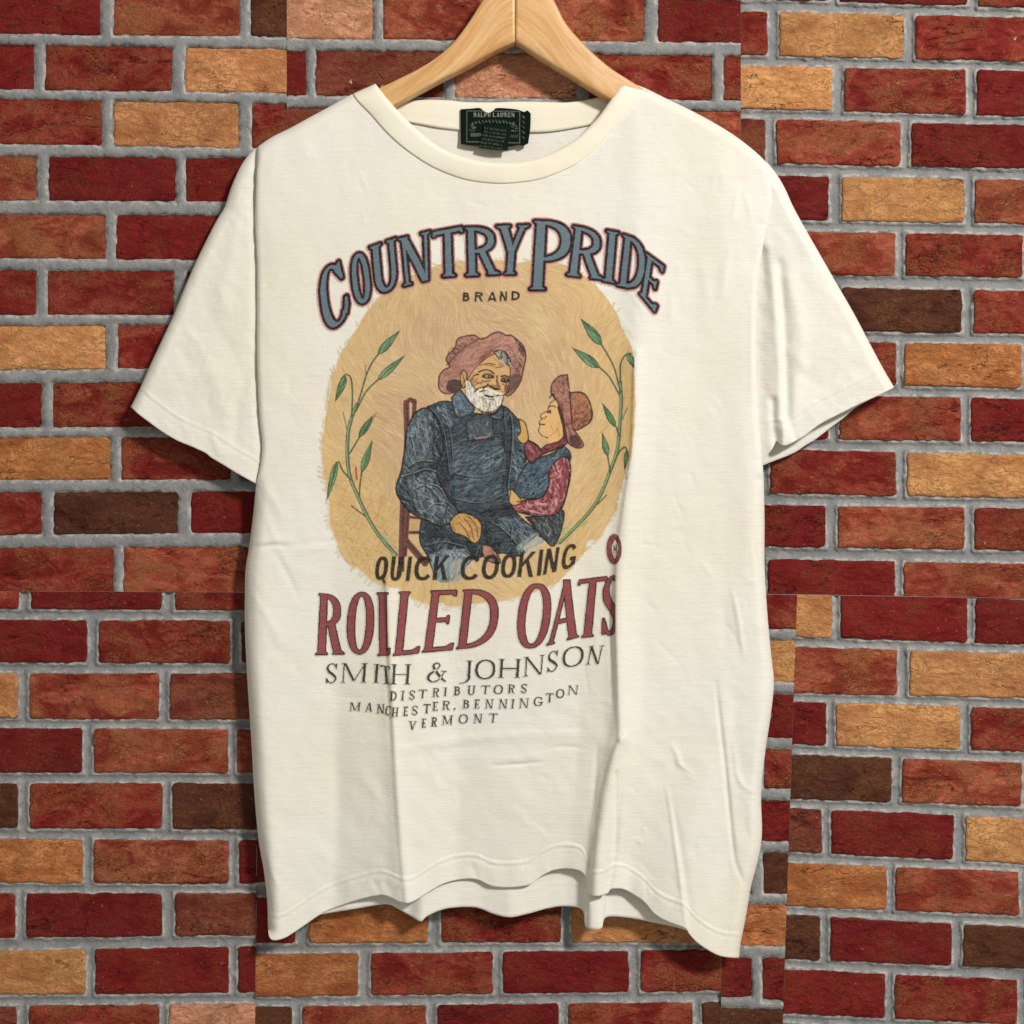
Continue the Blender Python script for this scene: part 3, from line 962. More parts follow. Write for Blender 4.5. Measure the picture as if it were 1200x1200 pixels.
thin_stem([(412, 488), (413, 462), (411, 443), (405, 439), (400, 444)]); leaf((405, 441), (393, 470), 10, 3)
thin_stem([(410, 531), (416, 521), (422, 511)]); leaf((421, 512), (437, 487), 9, 4)
thin_stem([(421, 580), (422, 566), (424, 552)]); leaf((424, 553), (436, 517), 10, 5)
thin_stem([(411, 562), (402, 552), (397, 541)]); leaf((395, 541), (383, 586), 9, 6)
pic.stroke([(412, 593), (428, 605)], 1.5, lin(60, 50, 44), 0.95); pic.stroke([(417, 548), (418, 562)], 2.2, lin(150, 70, 56), 0.9)
pic.stroke([(402, 483), (407, 506)], 1.4, GRN, 0.9); pic.stroke([(428, 428), (429, 444)], 1.4, GRN, 0.9); pic.stroke([(441, 484), (430, 505)], 1.2, GRN_D, 0.8)
sprig_stem([(656, 636), (675, 617), (694, 596), (706, 575), (715, 552), (723, 529), (726, 502), (728, 471), (727, 448)], 3.2)
thin_stem([(727, 460), (720, 432), (711, 414), (704, 403)]); leaf((705, 404), (681, 374), 14, 7)
thin_stem([(726, 463), (714, 442), (702, 430)]); leaf((702, 431), (671, 408), 13, 8)
thin_stem([(727, 448), (727, 428), (732, 417), (739, 414)]); leaf((736, 414), (743, 431), 9, 9)
leaf((721, 500), (706, 473), 9, 10); leaf((712, 534), (706, 508), 9, 11)
thin_stem([(712, 534), (714, 546), (715, 554)]); thin_stem([(722, 500), (725, 510)])
thin_stem([(717, 550), (725, 531), (732, 524), (735, 529)]); leaf((735, 527), (732, 551), 6, 12)
pic.stroke([(735, 478), (729, 492)], 1.6, GRN, 0.9); pic.stroke([(711, 580), (700, 591)], 1.5, GRN_D, 0.9)
pic.hatch(pic.full_mask([(652, 622), (680, 605), (690, 612), (664, 642), (652, 640)]), 26, 9, 135, 8, 1.2, [GRN_L, GRN], 0.6, 71)
pic.hatch(pic.full_mask([(440, 622), (452, 622), (470, 648), (460, 656)]), 18, 9, 50, 8, 1.2, [GRN_L, GRN], 0.6, 72)

INK = lin(28, 22, 24); MAR = lin(112, 58, 60)
# chair
CH = lin(104, 70, 62)
for pts, w in (([(476, 472), (477, 520), (474, 560), (472, 600), (470, 660)], 6), ([(486, 470), (484, 500), (480, 540)], 4), ([(476, 473), (481, 468), (486, 473)], 4), ([(478, 596), (474, 650)], 5),
               ([(480, 606), (494, 608)], 3), ([(481, 624), (494, 624)], 3), ([(476, 634), (498, 660)], 7), ([(472, 640), (472, 668)], 3)):
    c = catmull(pts, 6)
    pic.stroke(c, w + 1.2, MAR, 0.95); pic.stroke(c, w - 1.0, CH, 0.9); pic.stroke(c + np.array([0.8, 0]), max(0.8, w * .25), INK, 0.7)
pic.poly([(481, 608), (493, 609), (492, 622), (481, 622)], lin(198, 160, 112))
pic.stroke([(470, 560), (472, 660)], 1.2, MAR, 0.9)

SUIT = lin(58, 69, 76); SUIT_D = lin(38, 42, 46); SUIT_L = lin(116, 132, 136)
def figure(pts, color, n=0, ang=60, seed=0, out=INK, ow=1.3, light=None, dark=None, k=4, ln=9, la=.55):
    c = catmull(np.vstack([pts, pts[:1]]), k)
    pic.poly(c, color)
    m = pic.full_mask(c)
    if n:
        pic.hatch(m, int(n * 1.2), ln, ang, 28, 1.1, dark or [lin(24, 26, 30), lin(34, 38, 42)], 0.85, seed)
        pic.hatch(m, n, ln * .75, ang + 15, 35, 1.1, light or [SUIT_L, lin(92, 110, 118), lin(82, 96, 104)], la, seed + 1)
    pic.stroke(c, ow * 1.25, out, 0.95)
    return m
# torso and legs
figure(np.array([(500, 477), (520, 470), (536, 474), (556, 484), (578, 484), (590, 476), (602, 486), (612, 500), (615, 522), (616, 545), (606, 575), (596, 574), (598, 590), (610, 606), (627, 620), (637, 633), (622, 642), (606, 652),
                 (590, 648), (574, 650), (560, 654), (546, 660), (536, 672), (526, 681), (512, 678), (501, 652), (492, 634), (494, 608), (505, 560), (498, 510)]), SUIT, 620, -35, 101, ln=10)
# shaded folds in the cloth drawing
for pts, w, a in (([(522, 606), (548, 600), (575, 598), (596, 592)], 7, .55), ([(500, 620), (520, 630), (540, 640), (560, 650)], 9, .6), ([(566, 612), (572, 634), (576, 650)], 8, .5), ([(592, 500), (596, 530), (594, 570)], 4, .6),
                  ([(520, 500), (524, 540), (520, 580)], 6, .5), ([(530, 560), (560, 566), (590, 560)], 3, .4), ([(505, 640), (510, 660), (520, 676)], 6, .4)):
    pic.stroke(catmull(pts, 6), w, SUIT_D, a)
bib = pic.full_mask([(528, 520), (592, 515), (594, 575), (526, 585)])
pic.hatch(bib, 150, 12, -35, 10, 1.0, [lin(98, 122, 134), lin(86, 104, 114)], 0.5, 110)
pic.poly(catmull([(503, 650), (524, 644), (548, 646), (548, 658), (536, 674), (526, 682), (511, 679), (503, 650)], 4), lin(126, 140, 146), .75)
pic.poly([(526, 660), (546, 652), (536, 674), (528, 680)], lin(204, 184, 146), .7)
knee = pic.full_mask([(503, 652), (545, 640), (556, 655), (536, 682), (510, 680)])
pic.hatch(knee, 130, 15, -58, 8, 1.5, [lin(140, 160, 166), lin(96, 118, 130), lin(190, 190, 176)], 0.6, 111)
knee = pic.full_mask([(604, 640), (630, 622), (640, 634), (612, 656)])
pic.poly([(612, 642), (630, 628), (637, 633), (618, 650)], lin(196, 186, 158), 0.8)
pic.hatch(knee, 50, 14, -45, 8, 1.1, [lin(150, 172, 172), lin(96, 118, 126), lin(210, 204, 184)], 0.65, 112)
# overall straps, pocket, seams
for pts in ([(503, 478), (512, 488), (519, 506), (523, 530), (526, 556)], [(510, 476), (520, 488), (527, 508), (530, 540)]):
    pic.stroke(catmull(pts, 6), 1.5, INK, 0.9); pic.stroke(catmull(pts, 6) + np.array([1.3, 0]), 0.7, SUIT_L, 0.7)
for pts in ([(590, 486), (592, 510), (590, 540)], [(597, 486), (599, 512), (597, 535)]):
    pic.stroke(catmull(pts, 6), 1.1, INK, 0.9); pic.stroke(catmull(pts, 6) + np.array([1.2, 0]), 0.6, SUIT_L, 0.7)
pic.poly([(547, 494), (576, 490), (578, 512), (550, 516)], lin(74, 84, 90), 0.7)
pic.hatch(pic.full_mask([(547, 494), (576, 490), (578, 512), (550, 516)]), 40, 5, 60, 40, 0.9, [lin(150, 156, 150), SUIT_D], 0.6, 113)
pic.stroke([(546, 492), (548, 516), (579, 513), (577, 489)], 1.1, INK, 0.9); pic.stroke([(558, 514), (571, 512)], 1.5, lin(176, 140, 128), 0.9)
# heavy folds and highlights of the torso and lap
def tone(pts, n, ln, ang, w, cols, al, seed):
    pic.hatch(pic.full_mask(catmull(np.vstack([pts, pts[:1]]), 4)), n, ln, ang, 14, w, cols, al, seed)
DK = [lin(20, 22, 26), lin(28, 30, 34)]; LT = [lin(126, 144, 152), lin(100, 120, 134), lin(160, 170, 170)]
for q in (([(513, 540), (526, 532), (534, 580), (545, 600), (534, 604), (518, 575)], 60, 9, 65, 1.3, DK, .8, 401), ([(497, 612), (530, 622), (560, 640), (566, 654), (540, 656), (506, 648)], 110, 10, 25, 1.3, DK, .75, 402),
          ([(560, 600), (598, 592), (604, 606), (574, 616)], 60, 9, -15, 1.3, DK, .75, 403), ([(588, 498), (597, 498), (598, 572), (588, 574)], 50, 9, 85, 1.2, DK, .75, 404), ([(566, 616), (578, 618), (588, 648), (570, 650)], 50, 9, 60, 1.3, DK, .75, 405),
          ([(532, 524), (586, 520), (584, 548), (534, 556)], 60, 8, -32, 1.1, LT, .55, 406), ([(534, 560), (580, 556), (586, 580), (540, 590)], 40, 8, -25, 1.0, LT, .4, 407), ([(582, 604), (604, 606), (628, 624), (610, 636), (590, 622)], 60, 9, 38, 1.1, LT, .5, 408),
          ([(600, 500), (611, 506), (614, 540), (606, 566), (600, 550)], 60, 8, 60, 1.1, LT, .55, 409), ([(504, 480), (522, 474), (530, 486), (528, 500), (516, 492)], 40, 7, 50, 1.1, LT, .55, 410), ([(506, 630), (530, 634), (545, 648), (520, 660)], 34, 10, -50, 1.1, LT, .4, 411)):
    tone(*q)
for pts, w in (([(598, 488), (600, 510), (598, 540), (594, 572)], 1.8), ([(534, 556), (560, 560), (592, 552)], 1.3), ([(528, 584), (560, 590), (596, 578)], 1.5), ([(600, 540), (608, 548), (615, 544)], 1.2), ([(498, 640), (520, 636), (545, 642)], 1.6),
               ([(574, 612), (590, 622), (606, 640)], 1.5), ([(560, 640), (556, 652), (548, 662)], 1.6), ([(610, 606), (600, 618), (598, 634)], 1.2)):
    pic.stroke(catmull(pts, 6), w, lin(20, 20, 24), .9)
    pic.stroke(catmull(pts, 6) + np.array([1.4, -1.2]), .8, lin(130, 146, 150), .6)
# arm over it
armm = figure(np.array([(484, 486), (497, 478), (509, 486), (517, 508), (519, 530), (512, 545), (514, 562), (524, 582), (537, 600), (529, 612), (514, 616), (498, 609), (481, 600), (469, 586), (464, 572), (470, 552), (474, 528), (477, 505)]),
              lin(74, 86, 92), 230, 60, 120, ow=1.6, ln=8, light=[lin(140, 156, 160), lin(112, 130, 138), lin(170, 180, 178)])
for pts in ([(486, 552), (500, 546), (512, 548)], [(480, 566), (498, 560), (510, 566)], [(490, 590), (506, 584), (518, 588)], [(470, 584), (486, 588)], [(516, 590), (510, 604)], [(524, 596), (518, 612)]):
    pic.stroke(catmull(pts, 6), 1.6, SUIT_D, 0.8)
for q in (([(478, 500), (492, 488), (504, 494), (502, 530), (484, 544), (475, 540)], 70, 8, 70, 1.2, LT, .6, 421), ([(482, 566), (500, 556), (516, 578), (524, 596), (506, 604), (488, 590)], 80, 7, 50, 1.2, LT, .6, 422),
          ([(504, 494), (517, 508), (518, 534), (508, 544)], 50, 8, 80, 1.3, DK, .8, 423), ([(466, 566), (476, 560), (484, 590), (500, 606), (484, 600), (468, 584)], 50, 7, 45, 1.3, DK, .8, 424), ([(476, 546), (512, 540), (514, 552), (480, 558)], 46, 8, -15, 1.3, DK, .7, 425)):
    tone(*q)
for pts in ([(478, 548), (492, 541), (508, 542)], [(484, 556), (498, 551), (511, 554)], [(470, 560), (482, 556)], [(504, 568), (514, 572), (520, 580)], [(500, 600), (508, 592), (520, 592)], [(486, 574), (496, 570), (506, 574)], [(481, 512), (484, 526), (480, 538)]):
    pic.stroke(catmull(pts, 6), 1.5, lin(20, 20, 24), .9); pic.stroke(catmull(pts, 6) + np.array([.6, -1.5]), .8, lin(156, 168, 170), .65)
# hands
SKIN = lin(206, 158, 96); SKIN_D = lin(140, 92, 56)
hm = figure(np.array([(527, 612), (533, 604), (543, 601), (557, 606), (564, 615), (563, 630), (556, 637), (545, 629), (531, 623)]), lin(196, 150, 90), 30, 35, 130, light=[lin(226, 182, 118)], dark=[SKIN_D], ow=1.4, ln=6)
for pts in ([(544, 608), (552, 618), (555, 632)], [(550, 606), (558, 616), (560, 630)], [(538, 612), (546, 622), (550, 631)]):
    pic.stroke(catmull(pts, 6), 1.1, lin(86, 54, 36), 0.9)
figure(np.array([(565, 638), (574, 640), (583, 650), (586, 660), (574, 658), (566, 650)]), lin(176, 128, 104), 22, 40, 133, light=[lin(206, 160, 130)], dark=[lin(104, 66, 58)], ln=5)
# shirt collar
figure(np.array([(529, 466), (539, 457), (546, 466), (556, 479), (548, 486), (535, 488)]), lin(92, 110, 122), 26, 50, 140, light=[lin(136, 154, 162)], ln=6)
figure(np.array([(588, 474), (582, 484), (574, 488), (586, 492), (590, 484)]), lin(80, 96, 106), 12, 50, 142, ln=5)
# hat
HAT = lin(176, 130, 112); HAT_D = lin(112, 66, 64)
hatm = figure(np.array([(514, 450), (515, 440), (521, 433), (527, 430), (523, 422), (525, 416), (533, 408), (536, 398), (543, 394.5), (556, 393), (563, 397.5), (570, 395.5), (577, 391), (585, 389), (593, 393), (599, 393), (607, 399),
                        (614, 407), (616, 419), (613, 434), (610, 447), (602, 459), (592, 463), (580, 440), (556, 440), (540, 455), (533, 460), (521, 461), (515, 456)]), HAT, 150, -30, 150, out=lin(92, 46, 48), ow=1.5,
              light=[lin(212, 166, 142), lin(200, 150, 130)], dark=[lin(130, 84, 74), lin(148, 98, 84)], ln=8)
pic.stroke(catmull([(523, 428), (534, 417), (545, 407), (558, 399), (566, 396)], 6), 1.3, lin(84, 44, 44), 0.9)
pic.poly(catmull([(523, 452), (526, 446), (534, 444), (540, 448), (540, 456), (532, 460), (524, 458), (523, 452)], 4), lin(62, 48, 46), 0.9)
pic.hatch(pic.full_mask([(523, 410), (534, 404), (540, 414), (526, 428)]), 26, 6, 40, 20, 1, [HAT_D, lin(90, 60, 58)], 0.7, 155)
pic.poly(catmull([(596, 441), (604, 438), (611, 440), (607, 452), (598, 460), (592, 462), (596, 450), (596, 441)], 4), lin(88, 62, 60), 0.85)
pic.hatch(pic.full_mask([(602, 398), (616, 408), (614, 420), (606, 408)]), 20, 4, 50, 30, 1, [lin(84, 46, 48)], 0.7, 156)
for pts in ([(556, 428), (570, 416), (586, 405)], [(562, 420), (574, 410), (592, 404)], [(590, 402), (600, 410), (604, 422)], [(598, 424), (608, 420), (613, 424)], [(560, 425), (572, 418), (580, 414)]):
    pic.stroke(catmull(pts, 6), 1.0, lin(132, 74, 74), 0.8)
for q in (([(524, 420), (536, 404), (552, 396), (560, 400), (540, 416), (528, 430)], 60, 6, 40, 1.0, [HAT_D, lin(96, 58, 58)], .65, 431), ([(518, 436), (534, 426), (546, 430), (536, 442), (520, 450)], 40, 7, -40, 1.0, [lin(140, 86, 80)], .6, 432),
          ([(596, 426), (612, 420), (612, 440), (598, 440)], 50, 5, 60, 1.0, [lin(90, 56, 56), HAT_D], .7, 433), ([(566, 400), (590, 394), (606, 402), (590, 408), (570, 410)], 40, 8, -20, .9, [lin(150, 94, 88), lin(206, 156, 138)], .6, 434),
          ([(602, 396), (614, 406), (616, 420), (610, 414)], 30, 4, 50, 1.1, [lin(70, 40, 42)], .8, 435), ([(556, 430), (566, 416), (580, 408), (586, 412), (568, 424)], 40, 6, -40, 1.0, [HAT_D, lin(130, 72, 72)], .7, 436)):
    tone(*q)
# face
FACE = lin(208, 166, 112)
figure(np.array([(551, 440), (557, 431), (563, 426), (571, 419), (582, 415), (588, 422), (597, 430), (597.5, 441), (595, 453), (590, 463), (570, 468), (553, 462), (547, 448)]), FACE, 26, 20, 160, out=lin(110, 62, 50), ow=1.0,
       light=[lin(234, 192, 128)], dark=[lin(178, 118, 74)], ln=6)
figure(np.array([(539, 440), (543, 434), (547, 438), (546, 450), (542, 455), (540, 448)]), lin(196, 150, 96), 0, out=INK, ow=1.1)
pic.stroke([(542, 438), (544, 446), (542, 452)], 1.0, INK, .8)
BRD = lin(226, 218, 196)
brd = figure(np.array([(545, 446), (550, 446), (556, 455), (563, 459), (572, 457), (580, 459), (588, 463), (590, 466), (587, 474), (580, 481), (568, 483), (556, 476), (546, 463)]), BRD, 60, 75, 165, out=INK, ow=1.0,
             light=[lin(242, 238, 224)], dark=[lin(120, 112, 96), lin(160, 152, 132)], ln=7)
pic.hatch(pic.full_mask([(548, 468), (566, 480), (588, 474), (580, 484), (562, 486), (548, 474)]), 24, 6, 80, 15, .9, [INK], 0.6, 168)
pic.stroke(catmull([(557, 461), (564, 456), (571, 456), (579, 459), (588, 462)], 6), 2.2, lin(232, 226, 208), .95)
pic.stroke(catmull([(556, 460), (561, 455), (568, 453)], 6), 1.2, INK, .9)
pic.stroke(catmull([(569, 463), (576, 464.5), (585, 463)], 6), 1.6, INK, .9); pic.stroke([(573, 468), (581, 468)], 1.0, lin(120, 70, 50), .8)
# hair
hrm = figure(np.array([(579, 412), (586, 410), (594, 414), (598, 422), (597, 428), (590, 424), (584, 420)]), lin(140, 132, 114), 30, 60, 170, out=INK, ow=.9, light=[lin(206, 198, 178)], dark=[INK], ln=6)
# eyes, brows, nose
for pts, w, cc in (([(566, 441), (572, 442), (578, 442)], 2.2, INK), ([(588, 446), (592, 447), (596, 446)], 2.2, INK),
                   ([(555, 440), (561, 439)], 1.0, INK), ([(583, 440), (582, 448), (584, 454)], 1.0, lin(120, 70, 46)), ([(574, 452), (578, 455), (584, 456)], 1.4, INK), ([(566, 456), (572, 450)], 1.2, lin(90, 56, 40)),
                   ([(568, 427), (578, 429)], .9, lin(168, 104, 70)), ([(580, 431), (588, 430)], 1.3, lin(180, 96, 70)), ([(556, 447), (564, 450)], .9, lin(160, 104, 66)), ([(594, 448), (592, 456)], 1.0, INK)):
    pic.stroke(catmull(pts, 6), w * 1.35, cc, 1.0)
pic.stroke([(570, 440.3), (572, 440)], 1.4, lin(214, 204, 176), .9); pic.stroke([(590, 445), (591, 445)], 1.3, lin(214, 204, 176), .9)

# sunken eye sockets, cheek and brow shading
for c_, r_, al in (((572, 440.5), (7, 4), .55), ((592, 445), (5, 4), .6), ((579, 453), (7, 2.2), .5), ((594, 456), (3.5, 5), .45), ((552, 448), (4, 6), .35), ((590, 427), (7, 3), .35)):
    pic.poly(sup(c_[0], c_[1], r_[0], r_[1], 2.0), lin(72, 46, 34), al)
pic.poly(sup(571.5, 441.2, 2.8, 1.4, 2.0), lin(176, 160, 126)); pic.poly(sup(591.3, 445.6, 2.1, 1.3, 2.0), lin(170, 154, 122))
for c_ in ((572.4, 441.2), (591.2, 445.6)):
    pic.poly(sup(*c_, 1.3, 1.6, 2.0), lin(24, 20, 20))
for pts, w in (([(561, 436), (567, 433.6), (573, 434), (579, 437.5)], 1.9), ([(587, 441.5), (592, 440), (597, 442.5)], 1.8), ([(556, 452), (560, 449), (566, 448)], 1.0), ([(588, 450), (592, 452)], 1.0), ([(566, 439.5), (572, 438.8), (577, 440.5)], 1.3), ([(588, 443.8), (592, 443.2), (595, 444.5)], 1.2), ([(582, 441), (583, 447), (586, 453)], 1.2),
               ([(576, 453), (580, 456), (586, 456)], 1.9), ([(556, 459), (561, 455), (568, 453.5), (573, 451)], 1.5), ([(560, 438), (555, 441), (552, 446)], 1.2), ([(564, 446), (570, 447), (575, 446)], 1.0), ([(563, 428), (572, 426), (580, 427)], 1.0), ([(568, 463.5), (576, 465), (586, 463)], 1.9)):
    pic.stroke(catmull(pts, 6), w, lin(30, 22, 20), .92)
pic.hatch(pic.full_mask([(584, 408), (598, 414), (600, 430), (592, 432), (586, 424)]), 26, 6, 65, 18, 1.1, [INK, lin(206, 200, 180), lin(120, 112, 98)], .85, 441)
pic.hatch(brd, 60, 6, 80, 16, .9, [lin(70, 64, 56), lin(244, 240, 228), lin(244, 240, 228)], .7, 442)
# child
figure(np.array([(616, 606), (640, 604), (660, 598), (658, 620), (649, 640), (638, 632), (628, 620)]), lin(62, 66, 68), 60, 60, 180, ln=7)
pic.stroke([(640, 610), (645, 622), (643, 628)], 1.4, lin(150, 152, 146), .8)
figure(np.array([(661, 523), (668, 530), (668, 540), (656, 545), (645, 562), (641, 580), (626, 584), (609, 583), (603, 572), (613, 550), (622, 540), (645, 532)]), lin(70, 88, 102), 90, -50, 182, ln=9,
       light=[lin(118, 142, 156), lin(98, 120, 136)])
RED = lin(140, 66, 72)
figure(np.array([(618, 515), (629, 521), (634, 526), (641, 521), (655, 517), (661, 512), (665, 519), (651, 527), (636, 532), (622, 543), (614, 526)]), lin(122, 58, 62), 40, -40, 184, light=[lin(176, 106, 106)], dark=[lin(72, 36, 42)], ln=6)
figure(np.array([(657, 535), (666, 538), (669, 552), (665, 575), (655, 600), (634, 605), (607, 600), (600, 592), (616, 586), (635, 583), (642, 570), (644, 550)]), RED, 110, 70, 186, light=[lin(214, 148, 146), lin(190, 112, 114), lin(226, 176, 166)], dark=[lin(100, 44, 52), lin(118, 52, 60)], ln=7, la=.75)
pic.stroke(catmull([(640, 596), (646, 584), (648, 572)], 6), 1.3, lin(84, 36, 44), .8); pic.stroke(catmull([(668, 556), (664, 580), (658, 598)], 6), 1.6, INK, .7)
figure(np.array([(608, 491), (615, 495), (618, 505), (619, 515), (613, 520), (606, 513), (610, 506)]), lin(206, 158, 96), 0, ow=1.1)
figure(np.array([(599, 573), (606, 580), (611, 588), (603, 592), (597, 588)]), lin(206, 164, 104), 0, ow=.9)
cf = np.array([(650, 469), (645, 472), (643, 478), (641, 482), (634.5, 485), (633, 488), (635, 491), (631.5, 495), (633, 498), (632, 501), (631, 506), (636, 511.5), (642, 513), (643, 520), (654, 517), (660, 510), (660, 495), (655, 476)])
pic.poly(cf, lin(222, 178, 118)); pic.stroke(cf[:13], 1.2, INK, .9)
pic.stroke(catmull([(642, 483.5), (644.5, 481), (645, 484)], 4), 2.0, INK, 1.0); pic.stroke(catmull([(643, 477), (647, 475.5), (651, 477)], 4), 1.5, INK, .9); pic.stroke([(632, 497), (638, 497.5)], 1.7, INK, .95); pic.stroke(catmull([(635, 490), (638, 490.5), (640, 488)], 4), 1.4, lin(110, 66, 44), .95); pic.hatch(pic.full_mask([(644, 495), (658, 490), (659, 512), (646, 516)]), 16, 5, 60, 15, .9, [lin(190, 130, 76), lin(176, 112, 66)], .6, 195)
pic.stroke(catmull([(642, 512), (650, 507), (654, 500)], 6), .9, lin(180, 120, 70), .8)
pic.stroke(catmull([(655, 477), (658, 488), (661, 500), (662, 511)], 6), 4.2, lin(38, 30, 30), .95)
figure(np.array([(668, 460), (682, 460), (689, 467), (693, 478), (694, 488), (690, 496), (674, 504), (669, 490)]), lin(164, 108, 78), 46, 80, 190, light=[lin(206, 150, 108)], dark=[lin(96, 54, 48)], ow=1.4, ln=7)
figure(np.array([(665, 439), (655, 441), (647, 450), (646, 461), (651, 467), (656, 477), (660, 491), (663, 508), (666, 519), (676, 525), (684, 522), (678, 511), (671, 500), (669, 478), (667, 457)]), lin(158, 106, 92), 60, 75, 192,
       light=[lin(196, 146, 128)], dark=[lin(92, 56, 54)], out=lin(70, 38, 40), ow=1.4, ln=7)
pic.poly(catmull([(667, 510), (676, 511), (682, 521), (675, 524), (668, 519), (667, 510)], 4), lin(64, 40, 38), .8)
pic.stroke(catmull([(644, 466), (648, 462), (650, 468)], 4), 2.0, INK, .85)
for q in (([(650, 446), (664, 442), (668, 470), (656, 470)], 40, 5, 70, 1.0, [lin(90, 54, 52), lin(196, 148, 128)], .7, 451), ([(672, 486), (692, 480), (690, 496), (675, 502)], 40, 6, -20, 1.0, [lin(84, 46, 42)], .7, 452), ([(672, 464), (688, 468), (690, 482), (672, 484)], 30, 8, 85, .9, [lin(110, 62, 54), lin(206, 152, 112)], .6, 453),
          ([(606, 560), (626, 552), (642, 556), (640, 578), (612, 582)], 50, 9, -40, 1.2, [lin(34, 42, 50), lin(120, 142, 156)], .6, 454), ([(646, 545), (658, 540), (654, 590), (642, 596)], 40, 7, 75, 1.2, [lin(92, 38, 46), lin(224, 166, 160)], .7, 455), ([(608, 594), (636, 588), (650, 598), (630, 604)], 40, 8, 10, 1.2, [lin(92, 38, 46), lin(226, 176, 168)], .7, 456),
          ([(620, 608), (656, 602), (654, 622), (640, 628)], 40, 8, 60, 1.2, [lin(24, 26, 28), lin(110, 118, 118)], .7, 457), ([(616, 518), (632, 528), (622, 540)], 24, 5, 50, 1.0, [lin(70, 30, 36), lin(188, 116, 114)], .7, 458)):
    tone(*q)
for pts in ([(664, 545), (667, 560), (660, 590), (652, 600)], [(645, 552), (643, 570), (636, 582)], [(606, 588), (630, 585)], [(612, 600), (640, 604)], [(619, 516), (628, 522), (634, 528)], [(622, 541), (640, 531), (660, 522)]):
    pic.stroke(catmull(pts, 6), 1.4, lin(34, 20, 24), .85)
CANV.append(('printed_picture', 'crayon style print of bearded old man and child on a tan disc', pic))

# ---- COUNTRY PRIDE
cv = Canvas(358, 250, 790, 400)
allm = np.zeros((cv.h, cv.w), np.float32)
for ch, q, st, thn in (
        ('C', [(372, 322), (398, 303), (412, 368), (382, 393)], 8.2, 3.4), ('O', [(410, 301), (429, 294), (436, 352), (416, 358)], 5.6, 4.6), ('U', [(433, 290), (464, 279), (469, 335), (438, 347)], 7, 3.6),
        ('N', [(467, 280), (504, 271), (505, 327), (473, 335)], 7.5, 3.2), ('T', [(508, 272), (541, 266), (544, 322), (508, 325)], 7, 3.8), ('R', [(545, 267), (580, 266), (583, 321), (546, 323)], 7, 3.4),
        ('Y', [(582, 265), (620, 264), (612, 321), (583, 321)], 7, 3.4), ('P', [(626, 259), (669, 260), (666, 339), (621, 339)], 10, 3.8), ('R', [(672, 265), (705, 271), (704, 327), (664, 322)], 7, 3.4),
        ('I', [(709, 270), (727, 273), (722, 332), (704, 328)], 7, 3.8), ('D', [(730, 275), (757, 284), (753, 341), (723, 334)], 6.4, 3.4), ('E', [(757, 297), (779, 313), (768, 366), (750, 344)], 5.4, 3)):
    allm = np.maximum(allm, letter_mask(cv, ch, q, st, thn, 3.6, 2.8))
paint(cv, dilate(allm, 13), lin(182, 108, 108), 0.95)
paint(cv, dilate(allm, 9), lin(28, 20, 23))
bl = lin(100, 117, 125)
paint(cv, allm, bl)
cv.hatch(allm, 900, 3, 0, 60, 0.7, [lin(124, 144, 150), lin(86, 108, 118)], 0.35, 201)
CANV.append(('printed_lettering', 'arched grey blue serif lettering reading COUNTRY PRIDE', cv))

def text_line(bounds, letters, St, th, f, g, color, label, slant=0.0, fill=None, edge=0, clipx=None):
    c = Canvas(*bounds)
    m = np.zeros((c.h, c.w), np.float32)
    for ch, q in letters:
        if not isinstance(q[0], (tuple, list)):
            q = box_quad(*q, slant=slant)
        s_ = St
        m = np.maximum(m, letter_mask(c, ch, q, s_, th, f, g))
    if clipx:
        m[:, int((clipx - c.u0) * SS):] = 0
    if edge:
        dd = dilate(m, edge)
        if clipx:
            dd[:, int((clipx - c.u0) * SS) + 2:] = 0
        paint(c, dd, color); paint(c, m, fill)
        c.hatch(m, 500, 3, 0, 60, .7, [lin(160, 86, 86), lin(122, 52, 56)], .35, 203)
    else:
        paint(c, m, color, 0.96)
    CANV.append(('printed_lettering', label, c))

text_line((535, 336, 616, 360), [('B', (542, 342.5, 550, 353.5)), ('R', (556, 342, 566, 353.5)), ('A', (571, 342, 582, 353.5)), ('N', (585.5, 341.5, 594, 353)), ('D', (599, 341, 609, 352))], 2.6, 2.4, 0, 0, K_BLK, 'small black capitals reading BRAND', slant=0.6)
text_line((430, 630, 686, 692), [('Q', (438, 652, 453, 680)), ('U', (456, 652, 470, 681)), ('I', (474, 652, 481, 681)), ('C', (484, 652, 505.5, 680.5)), ('K', (506.5, 651, 524, 680)), ('C', (538, 651, 561.5, 680)),
          ('O', (563, 650, 583, 679)), ('O', (585.5, 649, 603.5, 677.5)), ('K', (606, 646.5, 625, 676.5)), ('I', (627.5, 644, 635, 675)), ('N', [(641, 643), (656, 641), (652, 670), (636, 674)]), ('G', [(661, 639), (678, 636), (673, 665), (656, 669)])],
          4.9, 4.4, 0, 0, lin(26, 23, 24), 'black slanted sans capitals reading QUICK COOKING', slant=3.4)
text_line((362, 668, 732, 776), [('R', [(374, 696), (400, 698), (401.5, 766), (370, 767)]), ('O', [(409, 695), (439, 694), (436, 766), (406, 766)]), ('L', [(442, 695), (456, 695), (457, 767), (443, 768)]),
          ('L', [(468, 694), (499, 694), (491, 765), (461, 768)]), ('E', [(505, 693), (537, 692), (531, 761), (495, 764)]), ('D', [(543, 692), (586, 690), (580, 757), (535, 760)]),
          ('O', [(611, 685), (648, 684), (641, 757), (604, 761)]), ('A', [(648, 681), (680, 679), (678, 746), (641, 756)]), ('T', [(679, 680), (711, 676), (707, 744), (670, 748)]), ('S', [(709, 676), (728, 673), (724, 745), (704, 744)])],
          7.8, 3.6, 2.4, 2.8, lin(34, 22, 24), 'large maroon serif lettering with black edge reading ROLLED OATS', fill=lin(142, 72, 74), edge=4, clipx=720.5)
